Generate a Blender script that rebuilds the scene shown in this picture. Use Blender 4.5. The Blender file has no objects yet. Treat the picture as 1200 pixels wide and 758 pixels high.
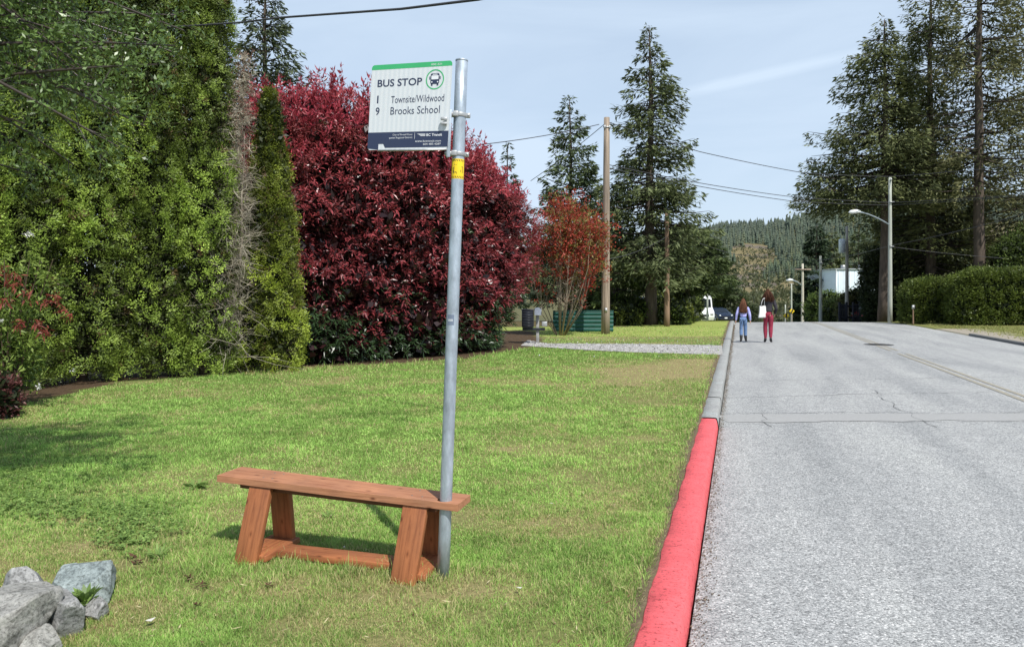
import bpy, bmesh, math
import numpy as np
from mathutils import Vector, Matrix
rng = np.random.default_rng(7)
scene = bpy.context.scene
col = scene.collection
F = 867.0; HY = 344.0; CH = 1.6
SK = math.tan(math.radians(17.0))          # road heads 17 degrees right of the lens axis
C17, S17 = math.cos(math.radians(17)), math.sin(math.radians(17))
A0 = -0.225                                 # where the kerb face crosses Y=0

# ------------------------------------------------------------------ helpers
def P(px, py, Y):
    return np.array([(px-600)/F*Y, Y, CH+(HY-py)/F*Y])
def PX(px, Y): return (px-600)/F*Y
def PZ(py, Y): return CH+(HY-py)/F*Y
def vlat(X, Y): return (X-SK*Y-A0)*C17      # metres right of the kerb face
def road_pt(u, v):                          # u along road, v lateral
    Y = u*C17 - v*S17
    return A0+u*S17+v*C17, Y
def prof(Y):
    t = np.maximum(np.asarray(Y, float)-36, 0)
    a = -.0019*np.minimum(t, 24)**2 - .0912*np.clip(t-24, 0, 45)
    return a
_ri = (np.array([-3000,300,500,600,700,800,850,900,950,1000,1040,1080,1150,1200,1300,1500,4000]),
       np.array([330,320,315,305,291,278,268,270,258,243,232,228,230,240,258,280,330.]))
def hill_pf(X, Y):
    px = 600+F*X/np.maximum(Y, 1)
    f = np.clip((Y-170)/730, 0, 1)**.72
    return px, f
def gz(X, Y, base=.09):
    X = np.asarray(X, float); Y = np.asarray(Y, float)
    z = base+prof(Y)+np.interp(Y, [50, 60, 75, 85, 100, 120], [0, .3, 1.1, 1.65, 1.2, 0])*np.clip((-.4-vlat(X, Y))/.7, 0, 1)
    px, f = hill_pf(X, Y)
    ry = np.interp(px, *_ri)
    py = 388+(ry-388)*f
    lump = 2.2*np.sin(X*.021+1)*np.sin(Y*.017)+1.6*np.sin(X*.05+Y*.013)+.9*np.sin(X*.09-Y*.07)
    zh = CH+(HY-py)/F*np.maximum(Y, 1)+lump*np.clip((Y-170)/100, 0, 1)
    zh = np.where(Y > 900, zh-(Y-900)*.16, zh)
    w = np.clip((Y-110)/60, 0, 1); w = w*w*(3-2*w)
    return z*(1-w)+zh*w
def gp(px, py, zg=.09):
    Y = F*(CH-zg)/(py-HY); return PX(px, Y), Y
_vn = {}
def vn(x, y, s, seed=0):
    if seed not in _vn: _vn[seed] = np.random.default_rng(100+seed).random((64, 64))
    g = _vn[seed]; x = np.asarray(x)/s+1000; y = np.asarray(y)/s+1000
    xi = np.floor(x).astype(int); yi = np.floor(y).astype(int); fx = x-xi; fy = y-yi
    fx = fx*fx*(3-2*fx); fy = fy*fy*(3-2*fy)
    a = g[xi % 64, yi % 64]; b = g[(xi+1) % 64, yi % 64]; c = g[xi % 64, (yi+1) % 64]; d = g[(xi+1) % 64, (yi+1) % 64]
    return (a*(1-fx)+b*fx)*(1-fy)+(c*(1-fx)+d*fx)*fy
def fbm(x, y, s, seed=0): return .5*vn(x, y, s, seed)+.3*vn(x, y, s*.45, seed+1)+.2*vn(x, y, s*.2, seed+2)
def nrm(v): return v/np.maximum(np.linalg.norm(v, axis=-1, keepdims=True), 1e-9)

def put(name, data, parent=None, mat=None):
    o = bpy.data.objects.new(name, data); col.objects.link(o)
    if parent is not None: o.parent = parent
    if mat is not None: data.materials.append(mat)
    return o
def meshobj(name, V, Fs, mat, parent=None, vcol=None, smooth=False):
    """Fs: list of (n,k) int arrays"""
    if not isinstance(Fs, list): Fs = [Fs]
    m = bpy.data.meshes.new(name)
    V = np.asarray(V, np.float32)
    m.vertices.add(len(V)); m.vertices.foreach_set('co', V.ravel())
    idx = np.concatenate([f.ravel() for f in Fs]).astype(np.int32)
    ls = []; s = 0
    for f in Fs:
        ls.append(s+np.arange(len(f))*f.shape[1]); s += f.size
    ls = np.concatenate(ls).astype(np.int32)
    m.loops.add(len(idx)); m.loops.foreach_set('vertex_index', idx)
    m.polygons.add(len(ls)); m.polygons.foreach_set('loop_start', ls)
    if smooth: m.polygons.foreach_set('use_smooth', np.ones(len(ls), bool))
    if vcol is not None:
        a = m.color_attributes.new('Col', 'FLOAT_COLOR', 'POINT')
        c = np.ones((len(V), 4), np.float32); c[:, :3] = vcol
        a.data.foreach_set('color', c.ravel())
    m.update(calc_edges=True)
    return put(name, m, parent, mat)
class Acc:
    def __init__(s): s.V = []; s.F4 = []; s.F3 = []; s.C = []; s.n = 0
    def add(s, V, F4=None, F3=None, C=None):
        if F4 is not None and len(F4): s.F4.append(F4+s.n)
        if F3 is not None and len(F3): s.F3.append(F3+s.n)
        s.V.append(V); s.n += len(V)
        if C is not None:
            C = np.asarray(C, float)
            s.C.append(C if C.ndim == 2 else np.tile(C, (len(V), 1)))
    def kites(s, Pt, D, S, L, W, C, droop=0., mid=.42):
        n = len(Pt)
        if n == 0: return
        L = np.broadcast_to(np.asarray(L, float).reshape(-1, 1), (n, 1)); W = np.broadcast_to(np.asarray(W, float).reshape(-1, 1), (n, 1))
        N = np.cross(D, S)
        a = Pt; m = Pt+D*L*mid+N*W*.22
        t = Pt+D*L; t = t+np.array([0, 0, -1.])*L*droop
        V = np.stack([a, m+S*W*.5, t, m-S*W*.5], 1).reshape(-1, 3)
        s.add(V, F4=np.arange(4*n).reshape(-1, 4), C=np.repeat(C, 4, 0))
    def segs(s, A, B, ra, rb, C, k=4):
        n = len(A)
        if n == 0: return
        ra = np.broadcast_to(np.asarray(ra, float).reshape(-1, 1), (n, 1)); rb = np.broadcast_to(np.asarray(rb, float).reshape(-1, 1), (n, 1))
        D = nrm(B-A); ref = np.where(np.abs(D[:, 2:]) > .9, [[1., 0, 0]], [[0, 0, 1.]])
        U = nrm(np.cross(D, ref)); W = np.cross(D, U)
        R = []
        for Q, r in ((A, ra), (B, rb)):
            for j in range(k):
                t = 2*math.pi*j/k
                R.append(Q+(U*math.cos(t)+W*math.sin(t))*r)
        V = np.stack(R, 1).reshape(-1, 3)
        f = np.array([[j, (j+1) % k, k+(j+1) % k, k+j] for j in range(k)])
        Fq = (f[None]+(np.arange(n)*2*k)[:, None, None]).reshape(-1, 4)
        Cc = np.asarray(C, float); Cc = np.tile(Cc, (n, 1)) if Cc.ndim == 1 else Cc
        s.add(V, F4=Fq, C=np.repeat(Cc, 2*k, 0))
    def tube(s, pts, rad, C, k=8, cap=True):
        pts = np.asarray(pts, float); n = len(pts); rad = np.broadcast_to(np.asarray(rad, float), (n,))
        T = nrm(np.gradient(pts, axis=0)); ref = np.array([0, 0, 1.]) if abs(T[0][2]) < .9 else np.array([1., 0, 0])
        rows = []
        for i in range(n):
            U = nrm(np.cross(T[i], ref)); W = np.cross(T[i], U)
            for j in range(k):
                t = 2*math.pi*j/k; rows.append(pts[i]+(U*math.cos(t)+W*math.sin(t))*rad[i])
        f = [[i*k+j, i*k+(j+1) % k, (i+1)*k+(j+1) % k, (i+1)*k+j] for i in range(n-1) for j in range(k)]
        V = np.array(rows); f3 = []
        if cap:
            V = np.vstack([V, pts[0], pts[-1]]); a = n*k
            f3 = [[a, (j+1) % k, j] for j in range(k)]+[[a+1, (n-1)*k+j, (n-1)*k+(j+1) % k] for j in range(k)]
        s.add(V, F4=np.array(f), F3=np.array(f3) if f3 else None, C=C)
    def box(s, c, size, C=(.5, .5, .5), M=None):
        x, y, z = np.array(size)/2
        V = np.array([[-x,-y,-z],[x,-y,-z],[x,y,-z],[-x,y,-z],[-x,-y,z],[x,-y,z],[x,y,z],[-x,y,z]])
        if M is not None: V = V@np.array(M).T
        V = V+np.array(c)
        s.add(V, F4=np.array([[0,3,2,1],[4,5,6,7],[0,1,5,4],[1,2,6,5],[2,3,7,6],[3,0,4,7]]), C=C)
    def build(s, name, mat, parent=None, smooth=False):
        Fs = []
        if s.F4: Fs.append(np.concatenate(s.F4))
        if s.F3: Fs.append(np.concatenate(s.F3))
        return meshobj(name, np.concatenate(s.V), Fs, mat, parent, np.concatenate(s.C) if s.C else None, smooth)
def rz(a):
    c, s = math.cos(a), math.sin(a); return np.array([[c, -s, 0], [s, c, 0], [0, 0, 1.]])
def bev(name, acc, mat, parent, w=.004, seg=2):
    o = acc.build(name, mat, parent)
    md = o.modifiers.new('bevel', 'BEVEL'); md.width = w; md.segments = seg; md.limit_method = 'ANGLE'; md.angle_limit = math.radians(40)
    return o
def tag(o, label=None, cat=None, group=None, kind=None):
    if label: o['label'] = label
    if cat: o['category'] = cat
    if group: o['group'] = group
    if kind: o['kind'] = kind
    return o
def thing(name, label, cat, loc=(0, 0, 0), rot=(0, 0, 0), group=None):
    o = bpy.data.objects.new(name, None); col.objects.link(o); o.empty_display_size = .2
    o.location = tuple(float(v) for v in loc); o.rotation_euler = rot
    return tag(o, label, cat, group)

# ------------------------------------------------------------------ materials
def new_mat(name):
    m = bpy.data.materials.new(name); m.use_nodes = True
    nt = m.node_tree; return m, nt, nt.nodes['Principled BSDF'], nt.nodes['Material Output']
def N(nt, t, **kw):
    n = nt.nodes.new(t)
    for k, v in kw.items():
        if k in n.inputs: n.inputs[k].default_value = v
        else: setattr(n, k, v)
    return n
def mapping(nt, scale=(1, 1, 1), coord='Object', rot=(0, 0, 0), tex=False):
    tc = nt.nodes.new('ShaderNodeTexCoord'); mp = nt.nodes.new('ShaderNodeMapping')
    mp.inputs['Scale'].default_value = scale; mp.inputs['Rotation'].default_value = rot
    if tex: mp.vector_type = 'TEXTURE'
    nt.links.new(tc.outputs[coord], mp.inputs['Vector']); return mp.outputs['Vector']
def ramp(nt, fac, stops):
    r = nt.nodes.new('ShaderNodeValToRGB'); e = r.color_ramp.elements
    while len(e) > 1: e.remove(e[0])
    e[0].position = stops[0][0]; e[0].color = (*stops[0][1], 1)
    for p, c in stops[1:]:
        k = e.new(p); k.color = (*c, 1)
    nt.links.new(fac, r.inputs['Fac']); return r.outputs['Color']
def simple(name, base, rough=.6, metal=0., var=.25, scale=8, bump=0., bscale=40, stretch=(1, 1, 1), spec=.4, coat=0.):
    m, nt, b, out = new_mat(name)
    v = mapping(nt, stretch)
    n = N(nt, 'ShaderNodeTexNoise', Scale=scale, Detail=6., Roughness=.6); nt.links.new(v, n.inputs['Vector'])
    lo = tuple(c*(1-var) for c in base); hi = tuple(min(1, c*(1+var)) for c in base)
    nt.links.new(ramp(nt, n.outputs['Fac'], [(.3, lo), (.7, hi)]), b.inputs['Base Color'])
    b.inputs['Roughness'].default_value = rough; b.inputs['Metallic'].default_value = metal
    b.inputs['Specular IOR Level'].default_value = spec; b.inputs['Coat Weight'].default_value = coat
    if bump:
        n2 = N(nt, 'ShaderNodeTexNoise', Scale=bscale, Detail=5.); nt.links.new(v, n2.inputs['Vector'])
        bp = N(nt, 'ShaderNodeBump', Strength=bump, Distance=.01); nt.links.new(n2.outputs['Fac'], bp.inputs['Height'])
        nt.links.new(bp.outputs['Normal'], b.inputs['Normal'])
    return m
def leafmat(name, trans=.3, rough=.55, spec=.3, gain=(1, 1, 1)):
    m, nt, b, out = new_mat(name)
    a = N(nt, 'ShaderNodeAttribute', attribute_name='Col')
    tr = nt.nodes.new('ShaderNodeBsdfTranslucent'); mx = N(nt, 'ShaderNodeMixShader', Fac=trans)
    mul = N(nt, 'ShaderNodeMix', data_type='RGBA', blend_type='MULTIPLY'); mul.inputs[0].default_value = 1
    nt.links.new(a.outputs['Color'], mul.inputs[6]); mul.inputs[7].default_value = (*gain, 1)
    nt.links.new(mul.outputs[2], b.inputs['Base Color']); nt.links.new(mul.outputs[2], tr.inputs['Color'])
    b.inputs['Roughness'].default_value = rough; b.inputs['Specular IOR Level'].default_value = spec
    nt.links.new(b.outputs[0], mx.inputs[1]); nt.links.new(tr.outputs[0], mx.inputs[2]); nt.links.new(mx.outputs[0], out.inputs['Surface'])
    return m
M_needle = leafmat('needles', .2, .6, .25)
M_leaf = leafmat('leaves', .32, .45, .35)
M_gloss = leafmat('glossy_leaves', .22, .36, .6)
M_grass = leafmat('grass_blades', .3, .6, .2)
M_bark = simple('bark', (.085, .065, .05), .9, var=.5, scale=6, bump=.8, bscale=20, stretch=(1, 1, .25))
M_vbark = leafmat('twig_bark', 0, .85, .1)
def wood_mat(name, base, dark, scale=1., rough=.6):
    m, nt, b, out = new_mat(name)
    v = mapping(nt, (.9*scale, 14*scale, 14*scale))
    n = N(nt, 'ShaderNodeTexNoise', Scale=4., Detail=8., Roughness=.65, Distortion=.5); nt.links.new(v, n.inputs['Vector'])
    v2 = mapping(nt, (1, 1, 1)); n2 = N(nt, 'ShaderNodeTexNoise', Scale=5., Detail=4.); nt.links.new(v2, n2.inputs['Vector'])
    c1 = ramp(nt, n.outputs['Fac'], [(.28, dark), (.5, base), (.75, tuple(min(1, c*1.25) for c in base))])
    c2 = ramp(nt, n2.outputs['Fac'], [(.3, (.82, .82, .84)), (.7, (1.1, 1.05, 1.))])
    mx = N(nt, 'ShaderNodeMix', data_type='RGBA', blend_type='MULTIPLY'); mx.inputs[0].default_value = 1
    nt.links.new(c1, mx.inputs[6]); nt.links.new(c2, mx.inputs[7])
    vk = mapping(nt, (7, 16, 16)); kn = N(nt, 'ShaderNodeTexVoronoi', Scale=1.); nt.links.new(vk, kn.inputs['Vector'])
    ck = ramp(nt, kn.outputs['Distance'], [(.05, (.35, .3, .28)), (.12, (.8, .76, .74)), (.2, (1, 1, 1))])
    v3 = mapping(nt, (2., 30, 30)); n3 = N(nt, 'ShaderNodeTexNoise', Scale=3., Detail=9., Roughness=.8); nt.links.new(v3, n3.inputs['Vector'])
    c3 = ramp(nt, n3.outputs['Fac'], [(.33, (.62, .6, .6)), (.45, (1, 1, 1)), (.62, (1, 1, 1)), (.72, (1.18, 1.2, 1.24))])
    cur = mx.outputs[2]
    for q in (ck, c3):
        m3 = N(nt, 'ShaderNodeMix', data_type='RGBA', blend_type='MULTIPLY'); m3.inputs[0].default_value = 1
        nt.links.new(cur, m3.inputs[6]); nt.links.new(q, m3.inputs[7]); cur = m3.outputs[2]
    nt.links.new(cur, b.inputs['Base Color'])
    b.inputs['Roughness'].default_value = rough; b.inputs['Specular IOR Level'].default_value = .3
    bp = N(nt, 'ShaderNodeBump', Strength=.5, Distance=.003); nt.links.new(n.outputs['Fac'], bp.inputs['Height']); nt.links.new(bp.outputs['Normal'], b.inputs['Normal'])
    return m
M_bench = wood_mat('stained_cedar', (.33, .125, .052), (.19, .062, .027))
M_benchtop = wood_mat('worn_stained_seat', (.42, .20, .11), (.29, .115, .058))
M_galv = simple('galvanised_steel', (.40, .46, .52), .45, .5, var=.3, scale=26, bump=.12, stretch=(1, 1, .35), spec=.5)
M_steel = simple('dull_steel', (.42, .43, .43), .45, .6, var=.3, scale=30)
M_white = simple('white_paint', (.78, .8, .8), .35, var=.03)
M_black = simple('black_plastic', (.02, .022, .026), .4, var=.3)
M_glass = simple('dark_glass', (.015, .02, .025), .08, var=.1, spec=.8)
M_rubber = simple('rubber', (.02, .02, .02), .8)
M_pole = simple('weathered_pole_wood', (.27, .215, .165), .85, var=.55, scale=14, bump=.9, bscale=24, stretch=(1, 1, .05))
M_pole2 = simple('brown_pole_wood', (.20, .13, .085), .85, var=.35, scale=5, bump=.6, bscale=18, stretch=(1, 1, .06))
M_pole3 = simple('pale_pole', (.42, .44, .38), .7, var=.2, scale=5, stretch=(1, 1, .1))
M_wire = simple('cable_black', (.05, .05, .055), .6)

# ------------------------------------------------------------------ world
SUN_EL = math.radians(52); SX, SY = .47, -.88
w = bpy.data.worlds.new('World'); scene.world = w; w.use_nodes = True
nt = w.node_tree; bg = nt.nodes['Background']
sky = nt.nodes.new('ShaderNodeTexSky'); sky.sky_type = 'NISHITA'; sky.sun_disc = False
sky.sun_elevation = SUN_EL; sky.sun_rotation = math.atan2(SX, SY); sky.air_density = 1.1; sky.dust_density = .9; sky.ozone_density = 2.
tc = nt.nodes.new('ShaderNodeTexCoord'); dirv = tc.outputs['Generated']
mp = nt.nodes.new('ShaderNodeMapping'); mp.inputs['Scale'].default_value = (1.2, 1.2, 5.); nt.links.new(dirv, mp.inputs['Vector'])
cn = N(nt, 'ShaderNodeTexNoise', Scale=1.7, Detail=7., Roughness=.55, Distortion=.6); nt.links.new(mp.outputs[0], cn.inputs['Vector'])
mr = N(nt, 'ShaderNodeMapRange'); mr.inputs['From Min'].default_value = .42; mr.inputs['From Max'].default_value = .78; mr.inputs['To Min'].default_value = .70; mr.inputs['To Max'].default_value = .98
nt.links.new(cn.outputs['Fac'], mr.inputs['Value'])
def dirpx(px, py): return Vector(((px-600)/F, 1, (HY-py)/F)).normalized()
pl = dirpx(790, 112).cross(dirpx(1010, 62)).normalized()
def vdot(vec, extra=None):
    d = nt.nodes.new('ShaderNodeVectorMath'); d.operation = 'DOT_PRODUCT'; nt.links.new(extra if extra else dirv, d.inputs[0]); d.inputs[1].default_value = vec; return d.outputs['Value']
def mnode(op, a, b=None, clamp=False):
    n = nt.nodes.new('ShaderNodeMath'); n.operation = op; n.use_clamp = clamp
    for i, x in enumerate((a, b)):
        if x is None: continue
        if isinstance(x, (int, float)): n.inputs[i].default_value = x
        else: nt.links.new(x, n.inputs[i])
    return n.outputs[0]
trail = mnode('SUBTRACT', 1., mnode('MULTIPLY', mnode('ABSOLUTE', vdot(pl)), 105.), True)
end = mnode('MULTIPLY', mnode('SUBTRACT', vdot(dirpx(940, 75)), .975), 40., True)
tr_n = N(nt, 'ShaderNodeTexNoise', Scale=9., Detail=5.); nt.links.new(dirv, tr_n.inputs['Vector'])
trail = mnode('MULTIPLY', mnode('MULTIPLY', trail, end), mnode('MULTIPLY', tr_n.outputs['Fac'], .5))
# soft cloud near the red hedge
cb = mnode('SUBTRACT', vdot(dirpx(618, 205)), .9985); cb = mnode('MULTIPLY', cb, 700., True)
cb = mnode('MULTIPLY', cb, mnode('MULTIPLY', mnode('SUBTRACT', tr_n.outputs['Fac'], .25), 2.0), True)
fac = mnode('ADD', mnode('ADD', mr.outputs[0], trail), cb, True)
sepz = nt.nodes.new('ShaderNodeSeparateXYZ'); nt.links.new(dirv, sepz.inputs[0])
zf = N(nt, 'ShaderNodeMapRange'); zf.interpolation_type = 'SMOOTHSTEP'; zf.inputs['From Min'].default_value = .36; zf.inputs['From Max'].default_value = .66; zf.inputs['To Min'].default_value = 1.; zf.inputs['To Max'].default_value = .2
nt.links.new(sepz.outputs['Z'], zf.inputs['Value']); fac = mnode('MULTIPLY', fac, zf.outputs[0], True)
mixc = N(nt, 'ShaderNodeMix', data_type='RGBA'); nt.links.new(fac, mixc.inputs[0]); nt.links.new(sky.outputs[0], mixc.inputs[6]); mixc.inputs[7].default_value = (5.3, 6.4, 7.75, 1)
nt.links.new(mixc.outputs[2], bg.inputs['Color']); bg.inputs['Strength'].default_value = .13
sl = bpy.data.lights.new('sun', 'SUN'); sl.energy = 5.0; sl.angle = math.radians(.5); sl.color = (1, .965, .9)
so = bpy.data.objects.new('sun', sl); col.objects.link(so)
sv = Vector((SX*math.cos(SUN_EL), SY*math.cos(SUN_EL), math.sin(SUN_EL)))
so.rotation_euler = (-sv).to_track_quat('-Z', 'Y').to_euler(); so.location = (8, -12, 20)
scene.view_settings.view_transform = 'Standard'; scene.view_settings.look = 'None'; scene.view_settings.exposure = 0
cam = bpy.data.cameras.new('camera'); cam.lens = F*36/1200; cam.sensor_width = 36; cam.clip_end = 6000; cam.clip_start = .05
cam.shift_y = -(379-HY)/1200
co = bpy.data.objects.new('camera', cam); col.objects.link(co); co.location = (0, 0, CH); co.rotation_euler = (math.radians(90), 0, 0)
scene.camera = co
scene.cycles.max_bounces = 6; scene.cycles.transparent_max_bounces = 4; scene.cycles.diffuse_bounces = 3; scene.cycles.glossy_bounces = 2
scene.cycles.use_adaptive_sampling = True; scene.cycles.use_denoising = True

# ------------------------------------------------------------------ ground
DRV = [gp(618, 399), gp(640, 403), gp(750, 403.5), gp(846, 405), gp(847, 416.5), gp(740, 413), gp(690, 411), gp(640, 407.5), gp(610, 405.5)]
def inpoly(X, Y, poly):
    X = np.asarray(X); Y = np.asarray(Y); r = np.zeros(X.shape, bool); n = len(poly)
    for i in range(n):
        x0, y0 = poly[i]; x1, y1 = poly[(i+1) % n]
        c = ((y0 > Y) != (y1 > Y)) & (X < (x1-x0)*(Y-y0)/((y1-y0) if y1 != y0 else 1e-9)+x0)
        r ^= c
    return r
# front line of the hedges: lawn lies in front of it
HEDGE = [gp(-260, 540), gp(-60, 488), gp(0, 474), gp(95, 453), gp(200, 445), gp(280, 437), gp(345, 434), gp(460, 428), gp(540, 423), gp(612, 411), gp(640, 405)]
_hx = np.array([h[0] for h in HEDGE]); _hy = np.array([h[1] for h in HEDGE])
def behind_hedge(X, Y):
    return (Y > np.interp(X, _hx, _hy)) & (X < _hx[-1])
BARE = [(430, 700, .1), (330, 735, .12), (95, 640, .14), (610, 640, .12), (700, 620, .16), (690, 560, .22), (760, 470, .5), (800, 440, .7), (590, 500, .2), (150, 662, .16), (235, 690, .07), (205, 625, .12), (645, 742, .2), (560, 725, .12), (540, 610, .25), (500, 700, .1)]
def lawn_color(X, Y):
    """returns (green weight 0..1, dryness 0..1)"""
    n = fbm(X, Y, 1.6, 3); n2 = fbm(X, Y, .42, 11)
    v = vlat(X, Y)
    dry = np.clip((n-.47)*3.4, 0, 1)*.65+np.clip((n2-.49)*4.6, 0, 1)*.65
    dry += np.clip((v+3.2)/3.2, 0, 1)*.22
    dry += .75*np.exp(-(((v+1.1)/1.1)**2+((Y-14.5)/3.6)**2))
    dry -= .35*np.exp(-(((X+3.5)/2.6)**2+((Y-9)/3.2)**2))
    dry = np.where(Y > 17, dry*.5-.15+np.clip((Y-20)/6, 0, 1)*.55, dry)
    return np.clip(dry, 0, 1)
def ground_cols(X, Y):
    v = vlat(X, Y); c = np.zeros((len(X), 3))
    dry = lawn_color(X, Y)
    g = np.array([.13, .19, .045]); d = np.array([.30, .26, .13])
    c[:] = g*(1-dry[:, None])+d*dry[:, None]
    far = (Y > 26)[:, None]; c = np.where(far, np.array([.30, .36, .10])*(.85+.3*fbm(X, Y, 2., 20))[:, None], c)
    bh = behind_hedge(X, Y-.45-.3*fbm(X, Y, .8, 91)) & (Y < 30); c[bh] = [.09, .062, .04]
    bed = (Y > 33.5) & (Y < 46) & (v < -4.5); c[bed] = [.12, .1, .05]
    e = (v < -.19) & (v > -.30); c[e] = [.17, .135, .09]
    r = (v > 8.6); c[r & (Y < 60)] = np.array([.2, .21, .075]); 
    rs = r & (v < 10.2) & (Y < 33); c[rs] = [.36, .33, .28]
    # hills
    px, f = hill_pf(X, Y)
    h = (Y > 110); n = fbm(X, Y, 60, 30)[:, None]
    c = np.where(h[:, None], np.array([.09, .10, .055])*(1-n)+np.array([.17, .16, .085])*n, c)
    bare = bare_hill(X, Y)
    nb = fbm(X, Y, 28, 34)
    cb_ = np.where((nb > .56)[:, None], np.array([.15, .13, .11]), np.array([.21, .18, .10])*(.7+.6*nb)[:, None])
    c = np.where((h & (bare > .25))[:, None], cb_, c)
    return c
def bare_hill(X, Y):
    px, f = hill_pf(X, Y)
    py = 388+(np.interp(px, *_ri)-388)*f
    def el(cx, cy, rx, ry, t=0.):
        dx = px-cx; dy = py-cy+t*dx; return np.exp(-((dx/rx)**2+(dy/ry)**2)*1.2)
    b = 1.1*el(880, 303, 26, 17)+1.2*el(870, 330, 22, 12)+1.6*el(903, 356, 50, 17, .35)+el(880, 372, 40, 9)+el(1170, 290, 34, 26)+.6*el(940, 345, 20, 6)
    b = b*(.45+1.1*vn(X, Y, 22, 40))
    return np.where(Y > 140, b, 0)
def nonuni(stops):
    out = []
    for a, b, s in stops: out += list(np.arange(a, b-1e-6, s))
    out.append(stops[-1][1]); return np.array(out)
us = nonuni([(-60, -6, 6), (-6, 45, .3), (45, 120, 1.5), (120, 1000, 9), (1000, 4200, 80)])
vs = np.concatenate([nonuni([(-3200, -900, 90), (-900, -60, 12), (-60, -14, 1.2), (-14, -.6, .3)]), [-.42, -.34, -.27, -.23, -.2, -.16], [-.15, 0, 2, 4, 6, 8.4, 8.6, 8.62, 8.8, 9, 9.4, 9.8], nonuni([(10.2, 40, .7), (40, 300, 8), (300, 3200, 60)])])
Ug, Vg = np.meshgrid(us, vs, indexing='ij')
Xg, Yg = road_pt(Ug, Vg)
Zg = gz(Xg, Yg)
und = .012*(fbm(Xg, Yg, 2.2, 50)-.5)*2
Zg = Zg+np.where((Yg < 60), und, 0)
# drop below road
low = (Vg > -.17) & (Vg < 8.61) & (Yg < 150)
Zg = np.where(low, gz(Xg, Yg, -.06), Zg)
Zg = np.where((Vg >= 8.61) & (Yg < 150), gz(Xg, Yg, .03+.0)+np.clip((Vg-9.5)/4, 0, 1)*.06, Zg)
Vv = np.stack([Xg.ravel(), Yg.ravel(), Zg.ravel()], 1)
nu, nv = Ug.shape
ii = (np.arange(nu-1)[:, None]*nv+np.arange(nv-1)[None]).ravel()
Fg = np.stack([ii, ii+nv, ii+nv+1, ii+1], 1)
m, nt, b, out = new_mat('ground')
a = N(nt, 'ShaderNodeAttribute', attribute_name='Col')
v = mapping(nt); n = N(nt, 'ShaderNodeTexNoise', Scale=30., Detail=9., Roughness=.7); nt.links.new(v, n.inputs['Vector'])
c2 = ramp(nt, n.outputs['Fac'], [(.3, (.55, .55, .5)), (.7, (1.35, 1.3, 1.25))])
mx = N(nt, 'ShaderNodeMix', data_type='RGBA', blend_type='MULTIPLY'); mx.inputs[0].default_value = 1
nt.links.new(a.outputs['Color'], mx.inputs[6]); nt.links.new(c2, mx.inputs[7]); nt.links.new(mx.outputs[2], b.inputs['Base Color'])
b.inputs['Roughness'].default_value = .95; b.inputs['Specular IOR Level'].default_value = .1
bp = N(nt, 'ShaderNodeBump', Strength=.7, Distance=.03); nt.links.new(n.outputs['Fac'], bp.inputs['Height']); nt.links.new(bp.outputs['Normal'], b.inputs['Normal'])
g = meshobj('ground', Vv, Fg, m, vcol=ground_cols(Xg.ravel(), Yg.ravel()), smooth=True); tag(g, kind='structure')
def lawn_z(X, Y): return gz(X, Y)+np.where(np.asarray(Y) < 60, .012*(fbm(X, Y, 2.2, 50)-.5)*2, 0)

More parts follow.
